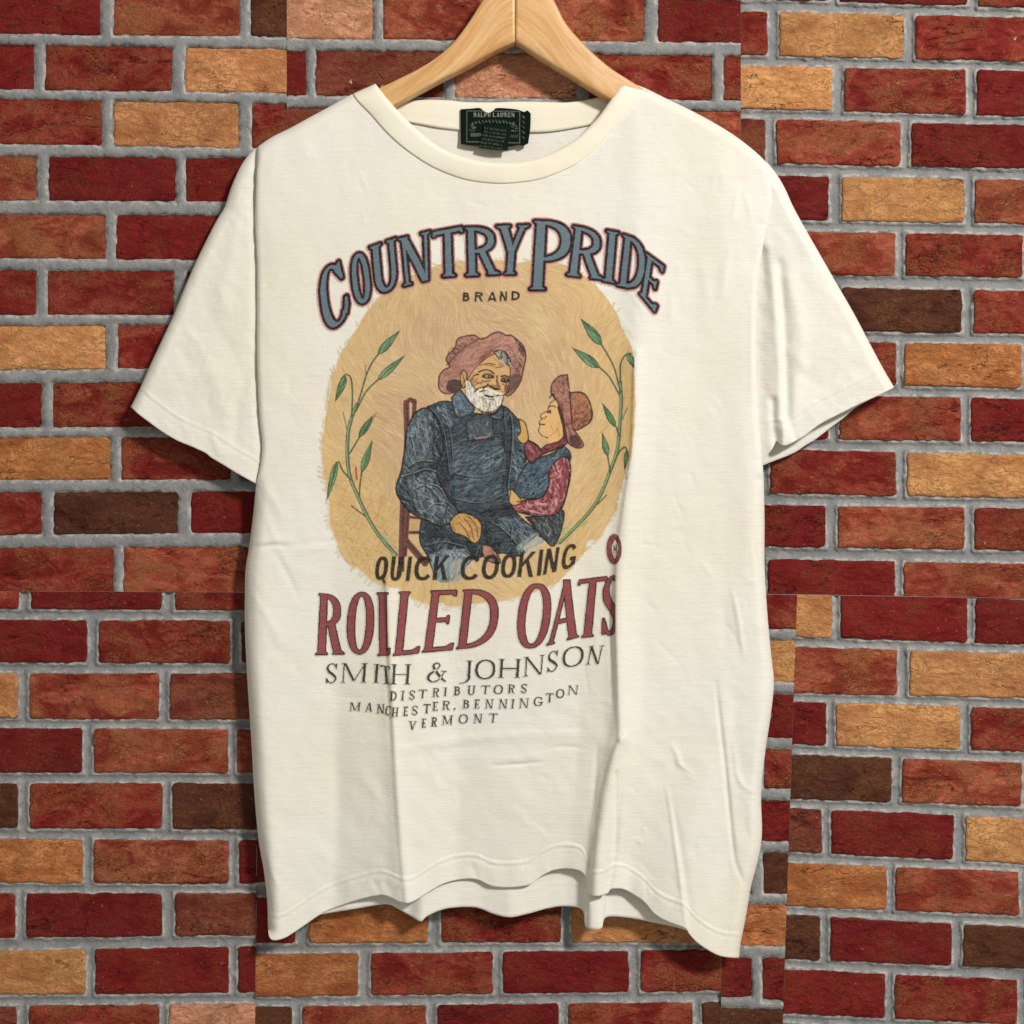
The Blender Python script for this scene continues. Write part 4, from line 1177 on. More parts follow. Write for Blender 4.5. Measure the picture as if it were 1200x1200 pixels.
text_line((374, 750, 716, 812), [('S', (381, 777, 395, 801)), ('M', (399, 777, 430, 800)), ('I', (435, 778, 446, 800.5)), ('T', [(446, 779), (457, 781), (459, 802), (448, 801)]), ('H', (457, 778.5, 481, 802)), ('&', (500, 776.5, 523, 799.5)),
          ('J', (539, 774, 553, 797)), ('O', (556, 773, 580, 796)), ('H', (583, 772, 610, 794.5)), ('N', [(614, 770), (639, 767), (637, 790), (613, 793)]), ('S', [(642, 764), (655, 761), (654, 786), (640, 789)]),
          ('O', [(660, 759), (685, 756), (683, 780), (658, 783)]), ('N', [(690, 757), (709, 756), (704, 778), (686, 779)])], 3.3, 1.6, 2.3, 1.5, K_BLK, 'black serif capitals reading SMITH & JOHNSON', slant=1.5)
text_line((450, 796, 624, 826), [(c_, (a, b_, c2, d)) for c_, a, b_, c2, d in (('D', 456, 810, 464.5, 821.5), ('I', 469, 809.5, 474, 821), ('S', 479, 809, 486, 820), ('T', 490, 808, 500, 818.5), ('R', 506, 806, 514.5, 817), ('I', 519, 805.5, 524, 816),
          ('B', 531, 804.5, 539, 815), ('U', 547, 803.5, 557, 814.5), ('T', 563.5, 803, 573.5, 813.5), ('O', 578, 802.5, 589, 813.5), ('R', 594.5, 802, 603, 812.5), ('S', 610, 801.5, 617.5, 812))], 2.0, 1.25, 1.2, 1.0, K_BLK,
          'small spaced black serif capitals reading DISTRIBUTORS', slant=1.0)
text_line((404, 796, 684, 846), [(c_, (a, b_, c2, d)) for c_, a, b_, c2, d in (('M', 409, 823, 422.5, 833.5), ('A', 427, 823.5, 437, 834), ('N', 441, 825, 450.5, 836), ('C', 451, 827, 457.5, 838.5), ('H', 458, 829, 467, 840), ('E', 471.5, 828, 478, 839),
          ('S', 482, 827, 489.5, 838), ('T', 495.5, 825, 504, 836), ('E', 506, 822.5, 513, 833.5), ('R', 517.5, 821, 527, 832), (',', 531, 820, 535, 831), ('B', 541.5, 820, 549.5, 830.5), ('E', 555, 819.8, 562, 830.5), ('N', 568, 819.5, 578, 830.3),
          ('N', 584, 819.5, 594.5, 830.3), ('I', 598, 819.5, 603, 830), ('N', 608, 818.5, 619.5, 829.5), ('G', 625, 816.5, 635, 827.5), ('T', 639.5, 812.5, 648, 823), ('O', 651, 807.5, 661, 818), ('N', 665, 803, 677.5, 814))], 2.0, 1.25, 1.2, 1.0, K_BLK,
          'small spaced black serif capitals reading MANCHESTER, BENNINGTON', slant=1.0)
text_line((474, 830, 590, 862), [(c_, (a, b_, c2, d)) for c_, a, b_, c2, d in (('V', 478.5, 845, 488, 855.5), ('E', 493, 842, 499, 853), ('R', 504.5, 840.5, 512, 851.5), ('M', 517.5, 838.5, 530.5, 849.5), ('O', 537, 837, 548, 848), ('N', 554.5, 836.5, 565, 847.5), ('T', 572.5, 836, 582.5, 846.8))],
          2.0, 1.25, 1.2, 1.0, K_BLK, 'small spaced black serif capitals reading VERMONT', slant=1.0)
# ---- round emblem
em = Canvas(706, 620, 736, 668)
el = sup(719.5, 643.5, 8.6, 17.5, 2.0)
em.poly(el, lin(132, 62, 64)); em.stroke(np.vstack([el, el[:1]]), 1.0, lin(84, 40, 44), .9)
lens = catmull([(720.5, 631), (724, 638), (724.5, 645), (721, 655), (717.5, 649), (717, 640), (720.5, 631)], 5)
em.poly(lens, lin(226, 220, 204)); em.stroke(lens, .9, lin(84, 40, 44), .9)
em.stroke([(719, 648), (719.5, 639), (721, 645), (722.5, 639), (722.5, 648)], 1.3, K_BLK, .85)
em.hatch(em.full_mask(el) * (1 - em.full_mask(lens)), 60, 2.0, 40, 50, .7, [lin(196, 140, 132), lin(90, 40, 44)], .6, 205)
em.a[:, int((729.5 - em.u0) * SS):] = 0
CANV.append(('printed_emblem', 'small round maroon emblem', em))

# ------------------------------------------------------------------ T-shirt
LEFT_SEAM = [(302, 172), (300, 215), (299, 260), (301, 310), (301, 360), (301, 410), (302, 450), (304, 490), (307, 520), (305, 545), (300, 567)]
LEFT_SIDE = [(300, 567), (297, 600), (292, 640), (288, 665), (287, 690), (287, 740), (290, 800), (294, 860), (298, 930), (303, 985), (309, 1020), (313, 1055), (314, 1088)]
RIGHT_SEAM = [(903, 196), (905, 225), (901, 255), (894, 290), (889, 330), (887, 380), (887, 430), (889, 480), (893, 530), (895, 562)]
RIGHT_SIDE = [(895, 562), (896, 610), (896, 660), (899, 715), (904, 770), (907, 800), (903, 840), (897, 880), (892, 930), (893, 975), (889, 1005), (880, 1040), (874, 1075), (868, 1105), (866, 1123)]
HEM = [(314, 1088), (316, 1099), (322, 1102), (334, 1099), (350, 1089), (378, 1070), (400, 1061), (425, 1053), (446, 1049), (458, 1052), (468, 1057), (480, 1058), (492, 1052), (506, 1043), (524, 1034), (545, 1030), (560, 1031), (575, 1038),
       (592, 1040), (608, 1039), (622, 1036), (634, 1027), (648, 1020), (664, 1018), (680, 1021), (687, 1030), (690, 1048), (700, 1050), (712, 1047), (716, 1042), (730, 1042), (745, 1050), (756, 1058), (767, 1071), (782, 1080), (803, 1088), (808, 1095), (820, 1107), (843, 1120), (866, 1123)]
NECK_OUT = [(413, 110), (422, 121), (435, 134), (450, 151), (467, 167), (487, 182), (507, 194), (528, 203), (550, 209.5), (580, 213), (608, 212), (633, 208), (656, 200), (677, 190), (696, 175), (713, 157), (728, 141), (742, 124), (758, 104)]
NECK_IN = [(440, 98), (446, 106), (453, 115), (462, 125), (474, 138), (488, 151), (504, 165), (520, 175), (537, 182), (555, 187), (575, 190), (592, 191), (610, 190), (628, 186), (645, 180), (662, 171), (677, 161), (690, 149), (702, 136), (713, 121), (723, 107), (732, 94)]
SHO_L = [(302, 172), (318, 161), (340, 150), (362, 138), (384, 126), (400, 117), (413, 110)]
SHO_R = [(758, 104), (780, 115), (805, 127), (830, 140), (852, 153), (872, 167), (890, 182), (903, 196)]

RU0, RV0, RU1, RV1 = 270, 80, 925, 1145
GV, GU = np.mgrid[RV0:RV1, RU0:RU1].astype(float)
def crease(F, pts, w, amp, seed=None, one_side=0, taper=True):
    """ridge (amp>0) or groove (amp<0), in mm, w px wide"""
    p = catmull(pts, 6)
    x0, y0 = p.min(0) - 5 * w; x1, y1 = p.max(0) + 5 * w
    a, b_ = max(0, int(x0 - RU0)), min(F.shape[1], int(x1 - RU0) + 1)
    c, d = max(0, int(y0 - RV0)), min(F.shape[0], int(y1 - RV0) + 1)
    if a >= b_ or c >= d:
        return
    dist, t, side = seg_dist(GU[c:d, a:b_], GV[c:d, a:b_], p)
    env = np.sin(np.pi * np.clip(t, 0.02, 0.98)) ** 0.6 if taper else 1.0
    ww = np.where(side * one_side < 0, w * 3.2, w) if one_side else w
    F[c:d, a:b_] += amp * env * np.exp(-(dist / ww) ** 2)

KEYV = [100, 250, 400, 550, 700, 850, 1000, 1120]
KEY = [
    [(285, 25), (330, 25.5), (400, 26.5), (450, 27), (470, 27.5), (530, 28), (600, 28), (690, 28), (718, 28.3), (742, 29), (775, 28.5), (800, 28), (840, 27), (870, 26), (890, 25), (912, 24)],
    [(285, 28), (320, 30), (400, 31.5), (450, 32), (470, 32), (530, 32), (600, 32), (690, 31.2), (722, 31.5), (748, 34.0), (782, 32.3), (810, 31.5), (845, 33), (870, 31), (890, 30), (912, 29)],
    [(285, 28), (315, 30), (400, 31), (450, 31.5), (470, 31.7), (530, 32.5), (600, 32.5), (700, 30.5), (728, 31.2), (747, 35.4), (780, 32.0), (815, 31), (850, 31.5), (875, 32), (890, 31.5), (912, 30)],
    [(285, 28), (310, 30), (390, 30), (440, 30), (465, 31), (530, 32), (600, 32), (690, 29.8), (722, 31.2), (741, 36.0), (768, 32.2), (815, 31), (850, 31), (875, 32.5), (890, 31.5), (912, 30)],
    [(280, 28), (305, 31.5), (390, 27.5), (442, 29.6), (455, 32), (530, 29), (600, 30), (682, 28.5), (712, 30.8), (725, 36.5), (754, 32.0), (815, 31), (850, 30), (875, 31.5), (890, 31), (912, 29)],
    [(280, 28), (308, 32), (395, 25.0), (447, 29.6), (461, 33), (535, 26.0), (600, 27.5), (680, 27), (714, 30.5), (727, 36.5), (752, 31), (815, 30), (845, 31), (860, 29.5), (890, 30.5), (912, 28)],
    [(288, 28), (318, 32), (394, 22), (455, 29.5), (469, 33.5), (537, 24.0), (600, 26), (668, 26), (690, 28.5), (700, 36), (720, 34), (740, 28.5), (798, 31.5), (855, 28), (880, 29.5), (905, 26)],
    [(300, 28), (325, 31), (390, 20), (464, 30), (479, 35), (545, 23.5), (600, 28), (655, 22), (686, 27), (694, 37), (712, 36), (730, 25), (803, 34), (845, 30), (862, 29), (885, 26)],
]
vcol = np.arange(RV0, RV1)
KU = np.array([[p[0] for p in r] for r in KEY], float); KD = np.array([[p[1] for p in r] for r in KEY], float)
F = np.zeros(GU.shape)
us = np.arange(RU0, RU1)
ku = np.stack([np.interp(vcol, KEYV, KU[:, k]) for k in range(KU.shape[1])], 1)
_mean = KD.mean(1, keepdims=True); _g = np.array([1, 1.15, 1.15, 1.2, 1.4, 1.5, 1.5, 1.4])[:, None]
KD = _mean + (KD - _mean) * _g
kd = np.stack([np.interp(vcol, KEYV, KD[:, k]) for k in range(KD.shape[1])], 1)
for i in range(len(vcol)):
    F[i] = np.interp(us, ku[i], kd[i])
def gauss(A, sx, sy):
    for s_, ax in ((sx, 1), (sy, 0)):
        if s_ <= 0:
            continue
        r = int(3 * s_); k = np.exp(-0.5 * (np.arange(-r, r + 1) / s_) ** 2); k /= k.sum()
        pad = [(0, 0), (0, 0)]; pad[ax] = (r, r)
        Ap = np.pad(A, pad, mode='edge')
        A = sum(k[j] * (Ap[j:j + A.shape[0]] if ax == 0 else Ap[:, j:j + A.shape[1]]) for j in range(2 * r + 1))
    return A
F = gauss(F, 4.0, 14.0)
# slow waviness of hanging cotton
F += 0.9 * noise2(GU, GV, 70, 180, 41) + 0.55 * noise2(GU + 0.35 * GV, GV, 48, 70, 42) + 0.30 * noise2(GU - 0.3 * GV, GV, 22, 40, 43) + 0.10 * noise2(GU, GV, 10, 14, 44)
lowr = np.clip((GV - 600) / 300, 0, 1)
F += lowr * (0.5 * noise2(GU + 0.6 * GV, GV, 40, 55, 45) + 0.22 * noise2(GU - 0.8 * GV, GV, 16, 26, 46))
for pts, w, amp in (
        ([(296, 642), (308, 641), (322, 639), (338, 640)], 2.6, -1.5), ([(300, 636), (320, 632), (345, 634)], 5, 0.9), ([(318, 642), (330, 660), (345, 690), (352, 705)], 4, -0.8), ([(340, 640), (370, 636), (398, 632)], 4, -0.7),
        ([(345, 650), (365, 640), (385, 628)], 6, 0.8), ([(310, 600), (322, 630), (328, 650)], 5, 0.6), ([(292, 690), (312, 720), (330, 760)], 6, 0.8),
        ([(577, 897), (592, 896.5), (610, 895.5), (637, 892.5)], 2.0, -1.5), ([(575, 891), (600, 889), (640, 887)], 5, 0.7), ([(640, 878), (655, 875), (684, 876)], 2.6, -0.9), ([(462, 880), (500, 873), (545, 866), (600, 862), (660, 861), (700, 864)], 6, 0.9),
        ([(462, 888), (520, 879), (580, 872)], 5, -0.5), ([(839, 800), (843, 840), (848, 885), (853, 935), (858, 985), (863, 1015), (876, 1042)], 2.4, -2.3), ([(846, 800), (850, 850), (856, 920), (864, 990), (874, 1030)], 6, 0.9),
        ([(859, 866), (862, 890), (864, 908), (872, 922), (886, 928)], 3.0, 1.1), ([(787, 872), (793, 884), (797, 896), (806, 906), (815, 913)], 3.2, 1.4), ([(795, 898), (804, 905), (814, 911)], 2.0, -0.9), ([(764, 893), (778, 890), (790, 884)], 6, 0.6),
        ([(781, 922), (786, 950), (791, 985), (796, 1020), (800, 1055), (804, 1088)], 2.4, 1.9), ([(786, 940), (795, 985), (804, 1040), (810, 1085)], 5, -1.3), ([(744, 985), (750, 975), (757, 967)], 2.5, -0.9), ([(746, 987), (753, 985)], 3.4, 1.0), ([(752, 975), (756, 968)], 3, 0.8),
        ([(858, 690), (862, 708), (866, 730), (869, 752), (872, 772)], 3.0, 1.3), ([(842, 690), (848, 720), (852, 760)], 7, -0.5), ([(885, 607), (885, 640), (888, 662), (896, 695), (901, 750), (905, 800)], 2.2, -1.6),
        ([(724, 866), (716, 880), (706, 905), (700, 940), (694, 985), (690, 1020)], 4, 1.2), ([(722, 868), (712, 876), (704, 884)], 3.5, 1.0), ([(700, 870), (698, 910), (694, 960)], 3.2, -0.8), ([(728, 900), (726, 950), (722, 1000), (718, 1040)], 2.2, -0.9),
        ([(866, 215), (862, 235), (858, 258)], 3.0, 0.7), ([(871, 222), (877, 240), (880, 258)], 3.0, 0.7), ([(856, 285), (850, 315), (846, 350)], 5, 0.8), ([(842, 205), (840, 225)], 3, -0.5), ([(820, 300), (828, 340), (826, 372)], 8, 0.7),
        ([(897, 290), (884, 300), (872, 316)], 5, -0.8), ([(882, 260), (900, 262), (910, 250)], 4, -0.9), ([(888, 340), (884, 400), (884, 470)], 5, 1.0),
        ([(313, 1000), (318, 1020), (326, 1040)], 2.6, 0.9), ([(446, 1052), (442, 1040), (436, 1030)], 3, -0.8), ([(560, 1032), (556, 1020), (552, 1010)], 3, -0.7), ([(645, 1040), (642, 1028), (640, 1012)], 3, 0.6),
        ([(300, 560), (320, 585), (336, 612)], 6, 0.8), ([(420, 900), (440, 930), (450, 960)], 9, 0.6), ([(500, 950), (520, 930), (545, 920)], 10, -0.5), ([(480, 900), (505, 905), (520, 930)], 6, 0.5), ([(390, 880), (398, 930), (392, 980)], 8, -0.7),
        ([(454, 700), (456, 760), (460, 820), (464, 900), (470, 980)], 2.2, 0.8), ([(450, 690), (452, 760), (456, 830), (460, 900)], 3, -0.8), ([(447, 845), (436, 858), (424, 872)], 4, -0.6),
        ([(723, 650), (722, 720), (724, 790), (724, 850)], 1.8, 0.9), ([(717, 660), (715, 720), (717, 790), (718, 850)], 3.0, -1.3), ([(690, 240), (700, 300), (706, 360)], 14, -0.6), ([(400, 560), (420, 600), (440, 650)], 12, 0.5)):
    crease(F, pts, w, amp)
# knife-edged sides of the three pressed folds
crease(F, [(452, 676), (455, 730), (458, 800), (462, 880), (467, 960), (476, 1058)], 2.6, 1.7, one_side=1, taper=False)
crease(F, [(744, 420), (741, 520), (732, 590), (724, 650), (722, 740), (725, 830), (726, 866)], 2.6, 1.7, one_side=1, taper=False)
crease(F, [(727, 866), (718, 888), (708, 925), (701, 975), (695, 1020), (691, 1052)], 2.8, 3.4, one_side=1, taper=False)
crease(F, [(722, 905), (722, 950), (720, 1000), (714, 1046)], 2.2, -1.8, taper=False)
# many small creases of worn cotton
rc_ = np.random.default_rng(77)
for k in range(240):
    u = rc_.uniform(295, 900); v = rc_.uniform(180, 1060)
    if 380 < u < 720 and 260 < v < 700 and rc_.random() < .7:
        continue
    an = math.radians(rc_.choice([90, 75, 105, 50, 130, 15, 165]) + rc_.normal(0, 9)); L = rc_.uniform(12, 46); bend = rc_.uniform(-.25, .25)
    dx, dy = math.cos(an) * L / 2, math.sin(an) * L / 2
    crease(F, [(u - dx, v - dy), (u - dy * bend, v + dx * bend), (u + dx, v + dy)], rc_.uniform(1.8, 4.5), rc_.choice([-1, 1]) * rc_.uniform(.12, .42))
# hem: folded band with its stitch line
hem_c = resample(catmull(HEM, 6), 700)
hemv = np.interp(us, *hem_c[np.argsort(hem_c[:, 0])].T)
hemv = np.convolve(np.pad(hemv, 4, mode='edge'), np.ones(9) / 9, 'valid')
hd_ = hemv[None, :] - GV
F += np.where(hd_ < 28, 0.45, 0) + 0.65 * np.exp(-((hd_ - 28.5) / 1.6) ** 2) - 0.45 * np.exp(-((hd_ - 24.5) / 1.8) ** 2)
F += np.where(np.abs(hd_ - 25) < 4, 0.12 * noise2(GU, GV, 3, 30, 47), 0) + np.where(hd_ < 30, 0.35 * noise2(GU, GV, 13, 40, 48) + 0.22 * noise2(GU + .5 * GV, GV, 5, 30, 49), 0) - 0.4 * np.exp(-((hd_ - 31.5) / 1.0) ** 2)
# rolled-over edges
def roll(F, pts, R, edge):
    d, t, _ = seg_dist(GU, GV, catmull(pts, 3))
    e = np.interp(GV, [x[0] for x in edge], [x[1] for x in edge])
    q = np.sqrt(np.clip(1 - (1 - np.clip(d / R, 0, 1)) ** 2, 0, 1))
    return np.where(d < R, np.minimum(F, e + np.maximum(F - e, 0) * q), F)
F = roll(F, SHO_L, 11, [(0, 17)]); F = roll(F, SHO_R, 11, [(0, 17)])
F = roll(F, LEFT_SIDE, 15, [(560, 24), (600, 16), (1120, 15)])
F = roll(F, RIGHT_SIDE, 13, [(560, 22), (600, 16), (1120, 14)])
F = roll(F, LEFT_SEAM, 5.5, [(170, 20), (200, 25), (560, 25.5)])
F = roll(F, RIGHT_SEAM, 8, [(190, 22), (240, 28), (300, 27), (340, 24), (560, 23)])
FRONT = F
def fsample(u, v):
    x = np.clip(u - RU0, 0, FRONT.shape[1] - 1.001); y = np.clip(v - RV0, 0, FRONT.shape[0] - 1.001)
    xi = x.astype(int); yi = y.astype(int); fx = x - xi; fy = y - yi
    return ((FRONT[yi, xi] * (1 - fx) + FRONT[yi, xi + 1] * fx) * (1 - fy) + (FRONT[yi + 1, xi] * (1 - fx) + FRONT[yi + 1, xi + 1] * fx) * fy)

shirt = empty('t_shirt', tuple(P(590, 1123, 0.02)), 'cream cotton T-shirt with a printed oats design hanging on a wooden hanger', 'T-shirt')

def sheet(U, V, D, lip=None, thick=0.0009):
    """a cloth sheet with a turned edge so that it has thickness; D in metres"""
    nr, nc = U.shape
    vf = P(U, V, D).reshape(-1, 3); f1 = grid_faces(nr, nc)
    b0 = np.concatenate([np.arange(nc), np.arange(1, nr) * nc + nc - 1, (nr - 1) * nc + np.arange(nc - 2, -1, -1), np.arange(nr - 2, 0, -1) * nc])
    vb = vf[b0].copy(); vb[:, 1] += thick
    n = len(b0); o0 = len(vf)
    a = np.arange(n); bb = (a + 1) % n
    f2 = np.stack([b0[a], b0[bb], o0 + bb, o0 + a], -1)
    return np.vstack([vf, vb]), np.vstack([f1, f2])

# ---- front
NC, NR = 310, 520
topc = np.vstack([catmull(SHO_L, 5), catmull(NECK_OUT, 5)[1:], catmull(SHO_R, 5)[1:]])
lc = np.vstack([catmull(LEFT_SEAM, 5), catmull(LEFT_SIDE, 5)[1:]]); rc = np.vstack([catmull(RIGHT_SEAM, 5), catmull(RIGHT_SIDE, 5)[1:]])
G = coons(resample(topc, NC), resample(catmull(HEM, 6), NC), resample(lc, NR), resample(rc, NR))
vF, fF = sheet(G[..., 0], G[..., 1], fsample(G[..., 0], G[..., 1]) / 1000)
front = make('front_panel', vF, fF, M_FABRIC, shirt)

# ---- back: seen inside the neck and below the front hem
HEM_B = [(318, 1086), (350, 1078), (380, 1071), (410, 1066), (440, 1061), (456, 1060), (468, 1066), (482, 1074), (493, 1080), (500, 1074), (518, 1066), (540, 1063), (560, 1064), (578, 1071), (597, 1075), (618, 1071), (640, 1065), (660, 1062), (682, 1066),
         (686, 1086), (695, 1089), (705, 1088), (708, 1077), (716, 1074), (732, 1075), (746, 1077), (765, 1081), (790, 1086), (815, 1095), (840, 1108), (862, 1115)]
BACK_TOP = [(308, 176), (345, 155), (390, 131), (430, 120), (462, 126), (490, 133), (540, 137), (585, 138), (640, 137), (690, 132), (722, 124), (760, 118), (800, 132), (850, 160), (896, 198)]
BL = [(308, 176), (304, 300), (306, 450), (306, 560), (296, 680), (296, 800), (303, 950), (318, 1086)]
BR = [(896, 198), (884, 330), (884, 450), (890, 560), (892, 660), (899, 790), (887, 930), (885, 1000), (862, 1115)]
nb, mb = 240, 300
G = coons(resample(catmull(BACK_TOP, 5), nb), resample(catmull(HEM_B, 5), nb), resample(catmull(BL, 5), mb), resample(catmull(BR, 5), mb))
U, V = G[..., 0], G[..., 1]
wave = np.interp(U, [300, 330, 380, 440, 480, 493, 540, 565, 597, 640, 665, 682, 690, 704, 712, 745, 800, 860], [13, 16, 12, 11, 15, 22, 14, 13, 18, 12, 11, 14, 26, 26, 16, 13, 19, 20])
bd = 10.5 + (wave - 10.5) * np.clip((V - 700) / 380, 0, 1) ** 1.3 + 0.5 * noise2(U, V, 40, 70, 61) + 0.3 * noise2(U, V, 16, 24, 62)
hb = np.interp(U[0], *resample(catmull(HEM_B, 5), 400)[np.argsort(resample(catmull(HEM_B, 5), 400)[:, 0])].T)
bot = V[-1][None, :] - V
bd += np.where(bot < 27, 0.4, 0) + 0.6 * np.exp(-((bot - 27.5) / 1.6) ** 2) - 0.4 * np.exp(-((bot - 23.5) / 1.8) ** 2)
bd = gauss(bd, 1.2, 0)
bd = np.minimum(bd + 5.0 * np.clip((V - 800) / 250, 0, 1), np.maximum(fsample(U, np.minimum(V, 1125)) - 3.0, 10))
vB, fB = sheet(U, V, bd / 1000)
back = make('back_panel', vB, fB, M_FABRIC, shirt)

# ---- sleeves: front and back layer in one tube
def sleeve(outer, seam, hem, hem_back, dfun, seed, flip):
    n, m = 130, 190
    parts = []
    o_ = resample(catmull(outer, 5), m); s_ = resample(catmull(seam, 5), m); h_ = resample(catmull(hem, 5), n)
    lft, rgt = (o_, s_) if not flip else (s_, o_)
    top = np.linspace(lft[0], rgt[0], n)
    G = coons(top, h_, lft, rgt)
    U, V = G[..., 0], G[..., 1]
    D = dfun(U, V)
    dO, _, _ = seg_dist(U, V, catmull(outer, 3)); dH, _, _ = seg_dist(U, V, catmull(hem, 4))
    D += 0.5 * noise2(U, V, 40, 60, seed) + 0.45 * noise2(U + 0.6 * V, V, 26, 40, seed + 1) + 0.22 * noise2(U - .5 * V, V, 10, 15, seed + 2) + 0.10 * noise2(U + .3 * V, V, 5, 9, seed + 3)
    D += np.where(dH < 25, 0.4, 0) + 0.5 * np.exp(-((dH - 25.5) / 1.6) ** 2) - 0.4 * np.exp(-((dH - 22) / 1.8) ** 2)
    R = 12.0
    q = np.sqrt(np.clip(1 - (1 - np.clip(dO / R, 0, 1)) ** 2, 0, 1))
    edge = 14.0
    D = np.where(dO < R, edge + (D - edge) * q, D)
    v1, f1 = sheet(U, V, D / 1000)
    # back layer
    hb_ = resample(catmull(hem_back, 5), n)
    ins = np.array([4 if not flip else -4, 5.0])
    lb, rb = (o_ + ins, s_) if not flip else (s_, o_ + ins)
    lb = lb + (hb_[0] - lb[-1]) * np.linspace(0, 1, m)[:, None] ** 3; rb = rb + (hb_[-1] - rb[-1]) * np.linspace(0, 1, m)[:, None] ** 3
    G2 = coons(np.linspace(lb[0], rb[0], n), hb_, lb, rb)[::2, ::2]
    U2, V2 = G2[..., 0], G2[..., 1]
    D2 = 11.5 + 0.6 * noise2(U2, V2, 30, 40, seed + 5)
    v2, f2 = sheet(U2, V2, D2 / 1000)
    # join the two layers along the outer fold
    return make('sleeve', np.vstack([v1, v2]), np.vstack([f1, f2 + len(v1)]), M_FABRIC, shirt)

OUT_L = [(301, 173), (292, 181), (283, 193), (276, 207), (270, 222), (263, 243), (254, 258), (245, 275), (228, 310), (215, 340), (203, 370), (188, 402), (175, 430), (163, 457), (153, 477)]
HEM_L = [(153, 477), (163, 486), (175, 495), (190, 506), (207, 516), (226, 524), (241, 531), (247, 536), (262, 545), (280, 556), (300, 567)]
HEMB_L = [(160, 478), (178, 492), (210, 512), (245, 528), (270, 544), (300, 560)]
def dl(U, V):
    d = np.interp(V, [170, 220, 300, 420, 570], [21, 23, 24.5, 25, 25.5])
    dsm, _, _ = seg_dist(U, V, LEFT_SEAM)
    d = d - 1.6 * np.exp(-(dsm / 6) ** 2)
    for pts, w, a in (([(282, 240), (270, 300), (258, 360)], 9, 0.9), ([(240, 350), (262, 400), (285, 440)], 10, -0.7), ([(230, 400), (250, 440), (262, 480)], 9, 0.8), ([(296, 420), (280, 470), (276, 520)], 8, -0.8), ([(262, 243), (275, 252), (284, 262)], 5, -0.3),
                      ([(200, 455), (225, 440), (255, 436)], 9, 0.6), ([(248, 510), (256, 530)], 4, 0.7)):
        q, t, _ = seg_dist(U, V, pts)
        d = d + a * np.exp(-(q / w) ** 2)
    return d
sl_l = sleeve(OUT_L, [(303, 172)] + LEFT_SEAM[1:], HEM_L, HEMB_L, dl, 71, False)
OUT_R = [(898, 189), (910, 204), (920, 221), (930, 243), (946, 272), (962, 300), (978, 328), (1000, 366), (1018, 400), (1034, 430), (1048, 454)]
HEM_R = [(890, 540), (898, 534), (905, 526), (910, 517), (915, 521), (921, 522), (932, 517), (945, 509), (958, 499), (970, 492), (988, 483), (1008, 473), (1028, 464), (1048, 454)]
HEMB_R = [(890, 549), (905, 543), (930, 533), (944, 524), (957, 516), (975, 502), (991, 490), (1002, 480), (1012, 474), (1030, 464), (1042, 457)]
def dr(U, V):
    d = np.interp(V, [180, 220, 300, 420, 550], [24, 27, 25.5, 25, 25])
    for pts, w, a in (([(893, 300), (889, 380), (890, 460), (893, 540)], 14, -5.0), ([(900, 290), (908, 360), (914, 440), (912, 500)], 6, 1.6), ([(914, 310), (919, 380), (921, 440), (924, 490)], 6, -2.4), ([(926, 330), (938, 400), (932, 460), (922, 515)], 9, 1.8),
                      ([(936, 500), (960, 470), (1000, 430)], 10, -1.0), ([(950, 480), (985, 455), (1030, 440)], 12, 1.0), ([(925, 410), (950, 425), (985, 400)], 8, 0.8), ([(940, 440), (962, 452), (975, 440)], 6, -0.7),
                      ([(906, 470), (907, 495), (910, 522)], 5.0, -2.6), ([(918, 495), (918, 510), (917, 522)], 4.0, 2.2), ([(928, 500), (931, 510), (934, 518)], 4, -1.2), ([(912, 225), (925, 255), (945, 290)], 10, 0.8), ([(955, 300), (970, 330), (985, 345)], 7, -0.6)):
        q, t, _ = seg_dist(U, V, catmull(pts, 4))
        d = d + a * np.exp(-(q / w) ** 2)
    return d
sl_r = sleeve(OUT_R, [(900, 196), (900, 230), (896, 260), (889, 295), (884, 335), (882, 380), (882, 430), (884, 480), (888, 530), (890, 540)], HEM_R, HEMB_R, dr, 81, True)

# ---- collar rib round the neck: front band and back band
n, m = 220, 14
o_ = smooth_curve(NECK_OUT, n); i_ = smooth_curve(NECK_IN, n)
tt = np.linspace(0, 1, m)
s1 = np.linspace(0, 1, n)
o_ = o_ + np.stack([0 * s1, 1.5 * np.sin(np.pi * s1)], -1)
U = (1 - tt)[:, None] * i_[None, :, 0] + tt[:, None] * o_[None, :, 0]; V = (1 - tt)[:, None] * i_[None, :, 1] + tt[:, None] * o_[None, :, 1]
endd = np.clip(np.minimum(s1, 1 - s1) / 0.045, 0, 1)
endq = np.sqrt(1 - (1 - endd) ** 2)
cen = np.interp(s1, [0, 0.08, 0.3, 0.5, 0.7, 0.92, 1], [27, 29.5, 31.5, 33, 31.5, 30, 27.5])
cen = 17 + (cen - 17) * endq
prof = np.where(tt < 0.22, -2.4 * (1 - tt / 0.22) ** 2, 0) - 0.9 * np.clip((tt - 0.72) / 0.28, 0, 1) ** 3
D = cen[None, :] + 1.5 + prof[:, None] + 0.25 * noise2(U, V, 18, 18, 91)
fs = fsample(o_[:, 0], o_[:, 1]) + 0.9
D = D * (1 - tt[:, None] ** 3) + np.maximum(fs, 17.5)[None, :] * tt[:, None] ** 3
vC, fC = sheet(U, V, D / 1000, thick=0.0018)
